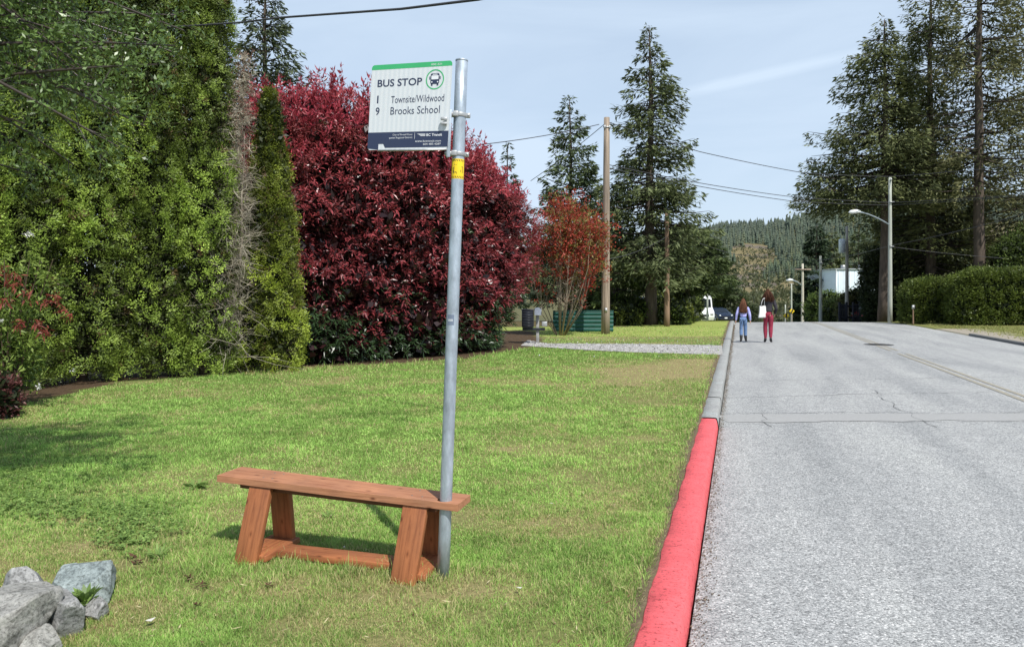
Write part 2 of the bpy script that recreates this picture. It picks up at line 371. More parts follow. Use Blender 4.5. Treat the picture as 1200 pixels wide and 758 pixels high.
# road ------------------------------------------------------------
us = nonuni([(-60, 0, 6), (0, 60, 1.), (60, 150, 3)])
def strip(name, v0, v1, zoff, mat, u=us, nv=3, kind='structure', base=0.):
    vv = np.linspace(v0, v1, nv); U_, V_ = np.meshgrid(u, vv, indexing='ij'); X, Y = road_pt(U_, V_)
    crown = .03*(1-((V_-4.3)/4.3)**2) if base == 0. else 0
    Z = gz(X, Y, zoff)+crown
    ii = (np.arange(len(u)-1)[:, None]*nv+np.arange(nv-1)[None]).ravel()
    o = meshobj(name, np.stack([X.ravel(), Y.ravel(), Z.ravel()], 1), np.stack([ii, ii+nv, ii+nv+1, ii+1], 1), mat, smooth=True)
    return tag(o, kind=kind)
def asphalt():
    m, nt, b, out = new_mat('asphalt')
    v = mapping(nt)
    vo = N(nt, 'ShaderNodeTexVoronoi', Scale=105.); nt.links.new(v, vo.inputs['Vector'])
    vo2 = N(nt, 'ShaderNodeTexVoronoi', Scale=190.); nt.links.new(v, vo2.inputs['Vector'])
    sep = nt.nodes.new('ShaderNodeSeparateColor'); nt.links.new(vo.outputs['Color'], sep.inputs[0])
    sep2 = nt.nodes.new('ShaderNodeSeparateColor'); nt.links.new(vo2.outputs['Color'], sep2.inputs[0])
    c1 = ramp(nt, sep.outputs[0], [(0, (.17, .172, .172)), (.35, (.31, .316, .312)), (.7, (.39, .395, .388)), (.93, (.49, .49, .48)), (1, (.66, .65, .63))])
    c1b = ramp(nt, sep2.outputs[1], [(0, (.68, .68, .68)), (.5, (1, 1, 1)), (1, (1.28, 1.28, 1.26))])
    v2 = mapping(nt, (1.1, 9, 1), rot=(0, 0, math.radians(-17)), tex=True); n = N(nt, 'ShaderNodeTexNoise', Scale=1.6, Detail=6., Distortion=.4); nt.links.new(v2, n.inputs['Vector'])
    c2 = ramp(nt, n.outputs['Fac'], [(.28, (.80, .81, .82)), (.5, (1, 1, 1)), (.72, (1.14, 1.14, 1.12))])
    n3 = N(nt, 'ShaderNodeTexNoise', Scale=7., Detail=6., Roughness=.7); nt.links.new(v, n3.inputs['Vector'])
    c3 = ramp(nt, n3.outputs['Fac'], [(.3, (.88, .88, .88)), (.7, (1.1, 1.1, 1.1))])
    cur = c1
    for c in (c1b, c2, c3):
        mx = N(nt, 'ShaderNodeMix', data_type='RGBA', blend_type='MULTIPLY'); mx.inputs[0].default_value = 1
        nt.links.new(cur, mx.inputs[6]); nt.links.new(c, mx.inputs[7]); cur = mx.outputs[2]
    nt.links.new(cur, b.inputs['Base Color']); b.inputs['Roughness'].default_value = .85; b.inputs['Specular IOR Level'].default_value = .25
    bp = N(nt, 'ShaderNodeBump', Strength=.45, Distance=.005); nt.links.new(vo.outputs['Distance'], bp.inputs['Height']); bp.invert = True
    nt.links.new(bp.outputs['Normal'], b.inputs['Normal'])
    return m
M_asph = asphalt()
strip('road', .0, 8.6, 0., M_asph, nv=9)
def paint_mat(name, base, wear, scale=30):
    """worn paint: lets the asphalt tone come through in patches"""
    m, nt, b, out = new_mat(name)
    v = mapping(nt); n = N(nt, 'ShaderNodeTexNoise', Scale=float(scale), Detail=8., Roughness=.75); nt.links.new(v, n.inputs['Vector'])
    under = (.24, .24, .24)
    nt.links.new(ramp(nt, n.outputs['Fac'], [(wear-.05, under), (wear+.08, base)]), b.inputs['Base Color']); b.inputs['Roughness'].default_value = .8
    return m
M_yel = paint_mat('faded_yellow_paint', (.42, .36, .22), .50)
ul = nonuni([(6, 21.5, .5)]); ul2 = nonuni([(22.6, 60, 1.)])
for (a_, b_) in ((4.18, 4.27), (4.36, 4.44)):
    for uu in (ul, ul2):
        o = strip('centre_line', a_, b_, .006, M_yel, uu, 2)
M_patch = simple('trench_patch', (.34, .34, .33), .9, var=.12, scale=40, bump=.4, bscale=90)
# patched trench across the road, at constant distance
yy0, yy1 = 9.15, 9.75
xs = np.linspace(SK*9.4+A0+.03, SK*9.4+A0+8.2, 40)
jit = .04*np.sin(xs*5)+.03*np.sin(xs*13)
V = []
for x, j in zip(xs, jit):
    for y in (yy0+j, yy1-j*.6-.03*(x-2)*.3):
        vv = vlat(x, y); V.append((x, y, .004+.03*(1-((vv-4.3)/4.3)**2)))
ii = np.arange(len(xs)-1)*2
o = meshobj('trench_patch', np.array(V), np.stack([ii, ii+2, ii+3, ii+1], 1), M_patch); tag(o, kind='structure')
# cracks: thin dark polygons
acc = Acc(); r_ = np.random.default_rng(5)
def crack(x, y, dx, dy, n, wd):
    p = np.array([x, y]); pts = [p]
    for _ in range(n):
        p = p+np.array([dx, dy])/n+r_.normal(0, .03, 2); pts.append(p)
    pts = np.array(pts); T = nrm(np.gradient(pts, axis=0)); Nn = np.stack([-T[:, 1], T[:, 0]], 1)*wd/2*(.4+.8*r_.random((len(pts), 1)))
    L = pts-Nn; R = pts+Nn; V = np.stack([L, R], 1).reshape(-1, 2)
    z = .005+.03*(1-((vlat(V[:, 0], V[:, 1])-4.3)/4.3)**2)+gz(V[:, 0], V[:, 1], 0.)
    i = np.arange(len(pts)-1)*2
    acc.add(np.column_stack([V, z]), F4=np.stack([i, i+2, i+3, i+1], 1))
crack(2.7, 9.85, 4.5, .2, 40, .012); crack(2.6, 9.1, 3.8, -.1, 40, .008); crack(2.95, 11.3, 5.5, .3, 40, .014); crack(3.3, 9.8, -.2, -.9, 10, .01)
crack(4.2, 13.5, 5., .2, 40, .014); crack(5.6, 17.8, 5., .1, 30, .018); crack(5, 8.7, .8, 3.2, 24, .01)
tag(acc.build('road_crack', simple('crack_tar', (.08, .08, .08), .9)), kind='structure')
# kerbs -------------------------------------------------------------
def kerb_mat():
    m, nt, b, out = new_mat('kerb')
    v = mapping(nt)
    a = N(nt, 'ShaderNodeAttribute', attribute_name='Col')
    n = N(nt, 'ShaderNodeTexNoise', Scale=24., Detail=9., Roughness=.8); nt.links.new(v, n.inputs['Vector'])
    c = ramp(nt, n.outputs['Fac'], [(.33, (.45, .42, .42)), (.42, (.92, .92, .92)), (.62, (1.03, 1.03, 1.03)), (.75, (1.1, 1.12, 1.12))])
    v2 = mapping(nt, (1, 1, 1), rot=(0, 0, math.radians(17)))
    mp2 = mapping(nt, (.6, .05, .3), rot=(0, 0, math.radians(-17)), tex=True)
    n2 = N(nt, 'ShaderNodeTexNoise', Scale=2.2, Detail=6., Roughness=.7); nt.links.new(mp2, n2.inputs['Vector'])
    c2 = ramp(nt, n2.outputs['Fac'], [(.30, (.6, .58, .58)), (.41, (.98, .98, .98)), (.7, (1.05, 1.07, 1.07))])
    n4 = N(nt, 'ShaderNodeTexNoise', Scale=3.5, Detail=7., Roughness=.7); nt.links.new(v, n4.inputs['Vector'])
    c4 = ramp(nt, n4.outputs['Fac'], [(.3, (.80, .80, .82)), (.5, (1, 1, 1)), (.7, (1.04, 1.12, 1.14))])
    n5 = N(nt, 'ShaderNodeTexNoise', Scale=55., Detail=5., Roughness=.8); nt.links.new(v, n5.inputs['Vector'])
    c5 = ramp(nt, n5.outputs['Fac'], [(.38, (.38, .40, .40)), (.45, (1, 1, 1))])
    cur = a.outputs['Color']
    for q in (c, c2, c4, c5):
        mx = N(nt, 'ShaderNodeMix', data_type='RGBA', blend_type='MULTIPLY'); mx.inputs[0].default_value = 1
        nt.links.new(cur, mx.inputs[6]); nt.links.new(q, mx.inputs[7]); cur = mx.outputs[2]
    nt.links.new(cur, b.inputs['Base Color']); b.inputs['Roughness'].default_value = .75; b.inputs['Specular IOR Level'].default_value = .2
    bp = N(nt, 'ShaderNodeBump', Strength=.5, Distance=.006); nt.links.new(n.outputs['Fac'], bp.inputs['Height']); nt.links.new(bp.outputs['Normal'], b.inputs['Normal'])
    return m
M_kerb = kerb_mat()
def kerb(name, u0, u1, prof_pts, colr, step=.12):
    u = np.arange(u0, u1+1e-6, step if u1 < 12 else 1.); k = len(prof_pts)
    V = []; C = []
    for q, uu in enumerate(u):
        for j, (vv, zz) in enumerate(prof_pts):
            jx = .006*math.sin(uu*9+j)+.004*math.sin(uu*23+2*j) if j in (0, 1, 2) else .003*math.sin(uu*17+j)
            X, Y = road_pt(uu, vv+jx); V.append((X, Y, float(prof(Y))+zz)); C.append(colr)
    Fq = []
    for i in range(len(u)-1):
        for j in range(k-1): Fq.append([i*k+j, (i+1)*k+j, (i+1)*k+j+1, i*k+j+1])
    o = meshobj(name, np.array(V), np.array(Fq), M_kerb, vcol=np.array(C), smooth=False)
    return tag(o, kind='structure')
KP = [(-.215, -.05), (-.213, .09), (-.205, .102), (-.12, .105), (-.045, .103), (-.034, .096), (-.022, .05), (-.010, -.05)]
uK = 9.35
kerb('red_kerb', -3, uK, KP, (.80, .135, .145))
g_ = [(a_-.004 if a_ < -.1 else a_, z_-.004) for a_, z_ in KP]
for a_, b_ in ((uK+.004, 11.2), (11.215, 60.), (60.02, 140.)): kerb('concrete_kerb', a_, b_, g_, (.36, .36, .345))
kerb('far_kerb', -3, 32, [(8.58, -.05), (8.585, .07), (8.6, .085), (8.74, .09), (8.75, .0)], (.18, .175, .165), 1.)
# dirt line in the gutter: grit along the kerb
acc = Acc(); n = 9000
u = rng.uniform(1.5, 40, n); vv = np.abs(rng.normal(0, .035, n))*(.6+.8*vn(u, u*0, .7, 4))+.004
X, Y = road_pt(u, vv); s = rng.uniform(.002, .007, n)*(1+u*.03)
pp = np.stack([X, Y, prof(Y)+.006+0*X], 1); D = nrm(rng.normal(size=(n, 3))*[1, 1, .15]); S = nrm(np.cross(D, [0, 0, 1.]))
acc.kites(pp, D, S, s*2, s*1.6, (np.array([[.15, .12, .085]])*rng.uniform(.5, 1.6, (n, 1))))
tag(acc.build('gutter_grit', M_vbark), 'brown grit and crumbs along the foot of the kerb', 'grit', kind='stuff')
# manhole
X, Y = P(1030, 405.5, 22.7)[:2]
t = thing('manhole_cover', 'dark round iron manhole cover set in the road on the yellow line', 'manhole cover', (X, Y, float(.034+prof(Y))))
acc = Acc(); acc.tube([(0, 0, 0), (0, 0, .012)], [.3, .3], (.5, .5, .5), 28); acc.build('lid', simple('iron', (.06, .058, .055), .6, .4, bump=.3), t)
acc = Acc(); q = 28
ang = np.linspace(0, 2*math.pi, q, endpoint=False); Vr = np.concatenate([np.stack([np.cos(ang)*r0, np.sin(ang)*r0, ang*0+.008], 1) for r0 in (.31, .42)])
acc.add(Vr, F4=np.array([[j, (j+1) % q, q+(j+1) % q, q+j] for j in range(q)])); acc.build('frame', simple('iron_ring', (.1, .1, .1), .7), t)
# gravel driveway ----------------------------------------------------
def poly_fan(name, poly, zoff, mat, n=1):
    bm = bmesh.new(); vs_ = [bm.verts.new((x, y, float(lawn_z(x, y))+zoff)) for x, y in poly]; bm.faces.new(vs_)
    bmesh.ops.triangulate(bm, faces=bm.faces[:]); bmesh.ops.subdivide_edges(bm, edges=bm.edges[:], cuts=5, use_grid_fill=True)
    for v_ in bm.verts: v_.co.z = float(lawn_z(v_.co.x, v_.co.y))+zoff
    me = bpy.data.meshes.new(name); bm.to_mesh(me); bm.free(); return put(name, me, None, mat)
m, nt, b, out = new_mat('gravel')
v = mapping(nt); vo = N(nt, 'ShaderNodeTexVoronoi', Scale=26.); nt.links.new(v, vo.inputs['Vector'])
sep = nt.nodes.new('ShaderNodeSeparateColor'); nt.links.new(vo.outputs['Color'], sep.inputs[0])
nt.links.new(ramp(nt, sep.outputs[0], [(0, (.18, .17, .155)), (.4, (.38, .37, .345)), (1, (.60, .58, .55))]), b.inputs['Base Color']); b.inputs['Roughness'].default_value = .9
bp = N(nt, 'ShaderNodeBump', Strength=.8, Distance=.03); bp.invert = True; nt.links.new(vo.outputs['Distance'], bp.inputs['Height']); nt.links.new(bp.outputs['Normal'], b.inputs['Normal'])
tag(poly_fan('gravel_driveway', DRV, .012, m), kind='structure')
# loose stones give the gravel relief
acc = Acc(); n = 5000
X = rng.uniform(.3, 6.2, n); Y = rng.uniform(17.5, 25, n)
sh = [(x*1.0, y) for x, y in DRV]; ok = inpoly(X, Y, sh) | (rng.random(n) < .025); ok &= vlat(X, Y) < -.3; X, Y = X[ok], Y[ok]; n = len(X)
D = nrm(rng.normal(size=(n, 3))*[1, 1, .4]); S = nrm(np.cross(D, rng.normal(size=(n, 3)))); s = rng.uniform(.02, .05, n)
acc.kites(np.stack([X, Y, lawn_z(X, Y)+.02], 1), D, S, s, s*.9, np.ones((n, 3))*rng.uniform(.25, .6, (n, 1)))
tag(acc.build('driveway_stones', M_vbark), 'loose pale stones scattered over the gravel driveway', 'gravel', kind='stuff')

# ------------------------------------------------------------------ lawn blades
def lawn():
    acc = Acc()
    def batch(n, Ymin, Ymax, hmul=1., tuft=0):
        u = rng.random(n); iy = 1/Ymin+(1/Ymax-1/Ymin)*u; Y = 1/iy       # density falls with distance
        px = rng.uniform(-110, 880, n); X = PX(px, Y)
        if tuft:
            m_ = 520; j_ = rng.integers(0, m_, n); cY = 1/(1/Ymin+(1/Ymax-1/Ymin)*rng.random(m_)); cX = PX(rng.uniform(-110, 880, m_), cY); sp = rng.uniform(.02, .09, m_)[j_]; X = cX[j_]+rng.normal(0, 1, n)*sp; Y = np.maximum(cY[j_]+rng.normal(0, 1, n)*sp, 2.4)
        v = vlat(X, Y)
        dry = lawn_color(X, Y)
        ok = (v < -.222-.06*rng.random(n)*(1+vn(X, Y, .35, 95)*2-1.)) & (~behind_hedge(X, Y-.15+.45*rng.random(n)-.25*fbm(X, Y, .7, 90)))
        ok &= ~(inpoly(X, Y, DRV) & (rng.random(n) > .03))
        thin = np.zeros(n)
        for (bx, by, br) in BARE:
            cx, cy = gp(bx, by); thin = np.maximum(thin, np.exp(-(((X-cx)**2+((Y-cy))**2)/(br*1.1)**2))*.93)
        thin = np.maximum(thin, .65*np.clip((dry-.75)*4, 0, 1))
        ok &= rng.random(n) > thin
        X, Y, v, dry = X[ok], Y[ok], v[ok], dry[ok]; n = len(X)
        cl = fbm(X, Y, .2, 60)*1.5-.25+.25*(vn(X, Y, .9, 63)-.5)
        h = rng.uniform(.016, .042, n)*(.6+.8*cl)*hmul*np.where(dry > .6, .75, 1)*(1+np.clip(Y-8, 0, 20)*.018)
        h *= np.where((v > -.42), 1.25, 1.)
        # taller fringe by the hedge and round pole and bench legs
        hd = np.interp(X, _hx, _hy)-Y; h *= 1+1.7*np.exp(-(np.maximum(hd, 0)/.5)**2)*(X > -5)*(X < .6)
        for cx, cy, rr, q in ((-.366, 3.9, .16, 1.1), (-.62, 3.83, .2, .8), (-1.5, 4.13, .2, .7), (-1.0, 3.95, .45, .35)):
            h *= 1+q*np.exp(-((X-cx)**2+(Y-cy)**2)/rr**2)
        wd = np.maximum(.0020, Y*.00068)*rng.uniform(.7, 1.4, n)
        az = rng.uniform(0, 2*math.pi, n); lean = rng.uniform(.15, 1.15, n)
        D = np.stack([np.cos(az)*np.sin(lean), np.sin(az)*np.sin(lean), np.cos(lean)], 1)
        a2 = rng.uniform(0, math.pi, n); S = np.stack([np.cos(a2), np.sin(a2), 0*a2], 1)
        base = np.stack([X, Y, lawn_z(X, Y)-.004], 1)
        midp = base+D*h[:, None]*.55+np.array([0, 0, 1])*h[:, None]*.08
        tip = base+D*h[:, None]+np.array([0, 0, -1])*h[:, None]*.12*lean[:, None]
        s = S*wd[:, None]/2
        V = np.stack([base-s, base+s, midp+s*.85, midp-s*.85, tip], 1).reshape(-1, 3)
        k = np.arange(n)[:, None]*5
        F4 = k+np.array([[0, 1, 2, 3]]); F3 = k+np.array([[3, 2, 4]])
        g1 = np.array([.21, .40, .075]); g2 = np.array([.46, .66, .18]); dr = np.array([.72, .66, .32]); br = np.array([.32, .24, .13])
        rr = rng.random((n, 1)); big = fbm(X, Y, 3., 70)[:, None]
        c = g1*(1-rr)+g2*rr
        c = c*(1+.55*(big-.5))*(.82+.36*fbm(X, Y, .9, 83)[:, None])*(.62+.76*fbm(X, Y, .22, 75)[:, None])*(.8+.4*vn(X, Y, .07, 77)[:, None]); 
        pd = np.clip(.06+dry*.5, 0, .8); isd = rng.random(n) < pd
        rd = rng.random((n, 1)); c = np.where(isd[:, None], dr*(1-rd*.7)+br*rd*.7, c)
        c = c*(1-.15*dry[:, None])+np.array([.36, .34, .11])*.15*dry[:, None]
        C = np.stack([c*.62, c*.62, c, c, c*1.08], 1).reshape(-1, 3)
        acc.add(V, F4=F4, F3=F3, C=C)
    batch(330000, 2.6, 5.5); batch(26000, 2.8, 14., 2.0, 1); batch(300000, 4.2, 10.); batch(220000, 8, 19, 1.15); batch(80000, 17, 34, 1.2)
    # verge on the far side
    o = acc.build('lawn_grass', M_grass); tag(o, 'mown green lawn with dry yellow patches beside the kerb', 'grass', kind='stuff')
    acc = Acc(); n = 42000
    u = rng.uniform(14, 50, n); v = 9.3+rng.exponential(5, n); X, Y = road_pt(u, v)
    ok = (Y > 6) & (v < 26) & ~((v < 10.6) & (Y < 33) & (rng.random(n) < .9)); X, Y = X[ok], Y[ok]; n = len(X)
    h = rng.uniform(.05, .13, n); az = rng.uniform(0, 6.28, n); lean = rng.uniform(.2, .9, n)
    D = np.stack([np.cos(az)*np.sin(lean), np.sin(az)*np.sin(lean), np.cos(lean)], 1); S = nrm(np.cross(D, rng.normal(size=(n, 3))))
    rr = rng.random((n, 1)); c = np.array([.24, .30, .08])*(1-rr)+np.array([.42, .37, .16])*rr
    acc.kites(np.stack([X, Y, gz(X, Y, .02)], 1), D, S, h, .03*np.ones(n), c, mid=.3)
    tag(acc.build('verge_grass', M_grass), 'yellowish short grass on the verge across the road', 'grass', kind='stuff')
lawn()

# ------------------------------------------------------------------ vegetation generators
def conifer(label, px, Y, top_py, R, seed, dens=26, leaf=.3, start=.12, pw=.85, c0=(.035, .055, .022), c1=(.10, .13, .045), name='fir_tree', group=None,
            nbr=None, tr=.2, asym=None, up=.35, hang=.18, gap=.0, X=None, tcol=None, H=None):
    r = np.random.default_rng(seed)
    X = PX(px, Y) if X is None else X; z0 = float(gz(X, Y))-.05
    H = PZ(top_py, Y)-z0 if H is None else H
    t = thing(name, label, 'tree', (X, Y, z0), group=group)
    # trunk
    nn = 14; zz = np.linspace(0, H*.985, nn); wob = np.stack([.05*np.sin(zz*.7+seed), .05*np.cos(zz*.55+seed), zz], 1); wob[0, :2] = 0
    acc = Acc(); rad = tr*(1-zz/H)**.8+.012; rad[0] *= 1.3; acc.tube(wob, rad, (.5, .5, .5), 9); acc.build('trunk', M_bark, t, smooth=True)
    nb = nbr or int(H*13)
    hz = start+(1-start)*r.random(nb)**1.05; hz = np.sort(hz)
    tt = (hz-start)/(1-start)
    L = R*((1-tt)**pw)*np.clip(.72+tt*4, 0, 1)*r.uniform(.55, 1.12, nb)+.12
    # irregular silhouette
    L *= .82+.36*vn(hz*H, hz*0+seed, 1.3, seed % 50)
    az = r.uniform(0, 2*math.pi, nb)
    if asym is not None: L *= 1+asym[1]*np.cos(az-asym[0])
    if gap: keep = r.random(nb) > gap; hz, tt, L, az = hz[keep], tt[keep], L[keep], az[keep]; nb = len(hz)
    out = np.stack([np.cos(az), np.sin(az), 0*az], 1); side = np.stack([-np.sin(az), np.cos(az), 0*az], 1)
    slope = (-.22+up*1.6*tt+r.normal(0, .1, nb))
    curve = .22*(1-tt)
    org = np.stack([np.interp(hz*H, zz, wob[:, 0]), np.interp(hz*H, zz, wob[:, 1]), hz*H], 1)
    def path(i, s):   # s in 0..1
        return org[i]+out[i]*(L[i]*s)[:, None]+np.array([0, 0, 1.])*((slope[i]*s+curve[i]*s*s*(s-.35))*L[i])[:, None]
    acc = Acc(); allb = np.arange(nb); pr = path(allb, np.zeros(nb))
    br = .012+.018*L
    for s0, s1 in ((0, .35), (.35, .7), (.7, 1)):
        acc.segs(path(allb, np.full(nb, s0)), path(allb, np.full(nb, s1)), br*(1-s0*.9), br*(1-s1*.9), np.array([.07, .055, .045]), 3)
    # sprays
    cnt = np.maximum((dens*L*(.6+.4*np.sqrt(L))).astype(int), 5); i = np.repeat(allb, cnt); n = len(i)
    s = r.random(n)**.62
    s = .12+.9*s; pos = path(i, s)
    lw = (.42*L[i]*(1.08-s)+.10); sg = r.choice([-1, 1], n); off = r.random(n)**.8*lw
    pos = pos+side[i]*(sg*off)[:, None]+out[i]*(off*.45)[:, None]+np.array([0, 0, -1.])*(off*.22+hang*r.random(n)**1.5*np.minimum(L[i], 1.5))[:, None]
    D = nrm(out[i]*.75+side[i]*(sg*.65)[:, None]+np.array([0, 0, -.28])+r.normal(0, .33, (n, 3)))
    S = nrm(np.cross(D, np.array([0, 0, 1.])+r.normal(0, .55, (n, 3))))
    lf = leaf*r.uniform(.6, 1.3, n)*(.75+.25*np.minimum(L[i]/1., 1))
    rr = np.clip(r.random(n)*.5+s*.45+.25*(off/lw-.5), 0, 1)[:, None]; bt = (.8+.4*r.random(nb))[i][:, None]
    c = (np.array(c0)*(1-rr)+np.array(c1)*rr)*bt
    acc.kites(pos, D, S, lf, lf*.30, c, droop=.08, mid=.5)
    acc.build('crown', M_needle, t)
    return t

def clusters(acc, Cn, Nn, r, k, spread, L, W, c0, c1, upb=.3, outb=.6, rand=.5, bright=None, mid=.45, droop=0.):
    """leaf clusters at Cn with normals Nn"""
    m = len(Cn); i = np.repeat(np.arange(m), k); n = len(i)
    pos = Cn[i]+r.normal(0, spread, (n, 3))
    D = nrm(Nn[i]*outb+np.array([0, 0, upb])+r.normal(0, rand, (n, 3))); S = nrm(np.cross(D, r.normal(size=(n, 3))))
    a = np.repeat(r.random(m), k)*.6+r.random(n)*.4; a = a[:, None]
    c = np.asarray(c0)[None]*(1-a)+np.asarray(c1)[None]*a if np.ndim(c0) == 1 else c0[i]*(1-a)+c1[i]*a
    if bright is not None: c = c*bright[i][:, None]
    acc.kites(pos, D, S, L*r.uniform(.65, 1.3, n), W*r.uniform(.7, 1.2, n), c, droop=droop, mid=mid)

def super_pts(r, n, dims, p=3.2, zmin=-.8):
    q = r.normal(size=(n*2, 3)); q = q/np.abs(q).max(1, keepdims=True); q[:, :2] += 0
    q = q*r.uniform(.0, 1., (len(q), 3))**0
    # points on cube faces, area weighted
    dims = np.array(dims, float); A = np.array([dims[1]*dims[2], dims[0]*dims[2], dims[0]*dims[1]]); A /= A.sum()
    ax = r.choice(3, n*2, p=A); q = r.uniform(-1, 1, (n*2, 3)); sg = r.choice([-1, 1], n*2); q[np.arange(n*2), ax] = sg
    q = q/(np.abs(q)**p).sum(1, keepdims=True)**(1/p)
    q = q[q[:, 2] > zmin][:n]
    Nn = nrm(np.sign(q)*np.abs(q)**(p-1)/dims)
    return q*dims, Nn, q
def lumpy(q, dims, seed, s, amp):
    a = q*1.0; w_ = a
    f = vn(w_[:, 0]+3*w_[:, 2], w_[:, 1]-2*w_[:, 2], s, seed)*.6+vn(w_[:, 0]-w_[:, 2]*1.7, w_[:, 1]*1.3+w_[:, 2], s*.45, seed+1)*.4
    return (f-.5)*2*amp
def bush(label, cx, cy, dims, seed, name='shrub', cat='shrub', n=900, k=12, leaf=.1, c0=(.05, .08, .02), c1=(.13, .19, .04), p=2.4, yaw=0., amp=.15, group=None, mat=None, zc=.42, spread=.07, asp=.45, stems=4, core=(.025, .035, .014), flowers=None):
    r = np.random.default_rng(seed); z0 = float(gz(cx, cy))
    t = thing(name, label, cat, (cx, cy, z0-.03), (0, 0, yaw), group=group)
    H = dims[2]; d3 = np.array([dims[0], dims[1], H*(1-zc)])
    zcen = H*zc
    pt, Nn, q = super_pts(r, n, d3, p, -zc/(1-zc)*.92)
    dd = lumpy(pt, d3, seed % 40, max(dims[:2])*.35, 1.)
    depth = np.abs(r.normal(0, 1, len(pt)))*amp*.6
    pt = pt+Nn*(dd*amp-depth)[:, None]; pt[:, 2] += zcen; pt[:, 2] = np.maximum(pt[:, 2], .06)
    br = np.clip(1.05-depth/amp*.45+dd*.25, .35, 1.5)
    acc = Acc(); clusters(acc, pt, Nn, r, k, spread, leaf, leaf*asp, c0, c1, bright=br)
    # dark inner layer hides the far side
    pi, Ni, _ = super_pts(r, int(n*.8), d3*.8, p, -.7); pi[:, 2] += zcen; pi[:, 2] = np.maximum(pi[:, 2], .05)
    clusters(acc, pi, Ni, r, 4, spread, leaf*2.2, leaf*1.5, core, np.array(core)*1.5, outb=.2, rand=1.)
    acc.build('foliage', mat or M_leaf, t)
    acc = Acc()
    for j in range(stems):
        a = r.uniform(0, 6.28); e = np.array([math.cos(a)*dims[0]*.5, math.sin(a)*dims[1]*.5, H*.8])
        b0 = np.array([math.cos(a)*.1*dims[0], math.sin(a)*.1*dims[1], 0])
        acc.tube([b0, (b0+e)*.5+[0, 0, .1*H], e], [.05, .03, .01], (.5, .5, .5), 6)
    acc.build('stem', M_bark, t)
    return t

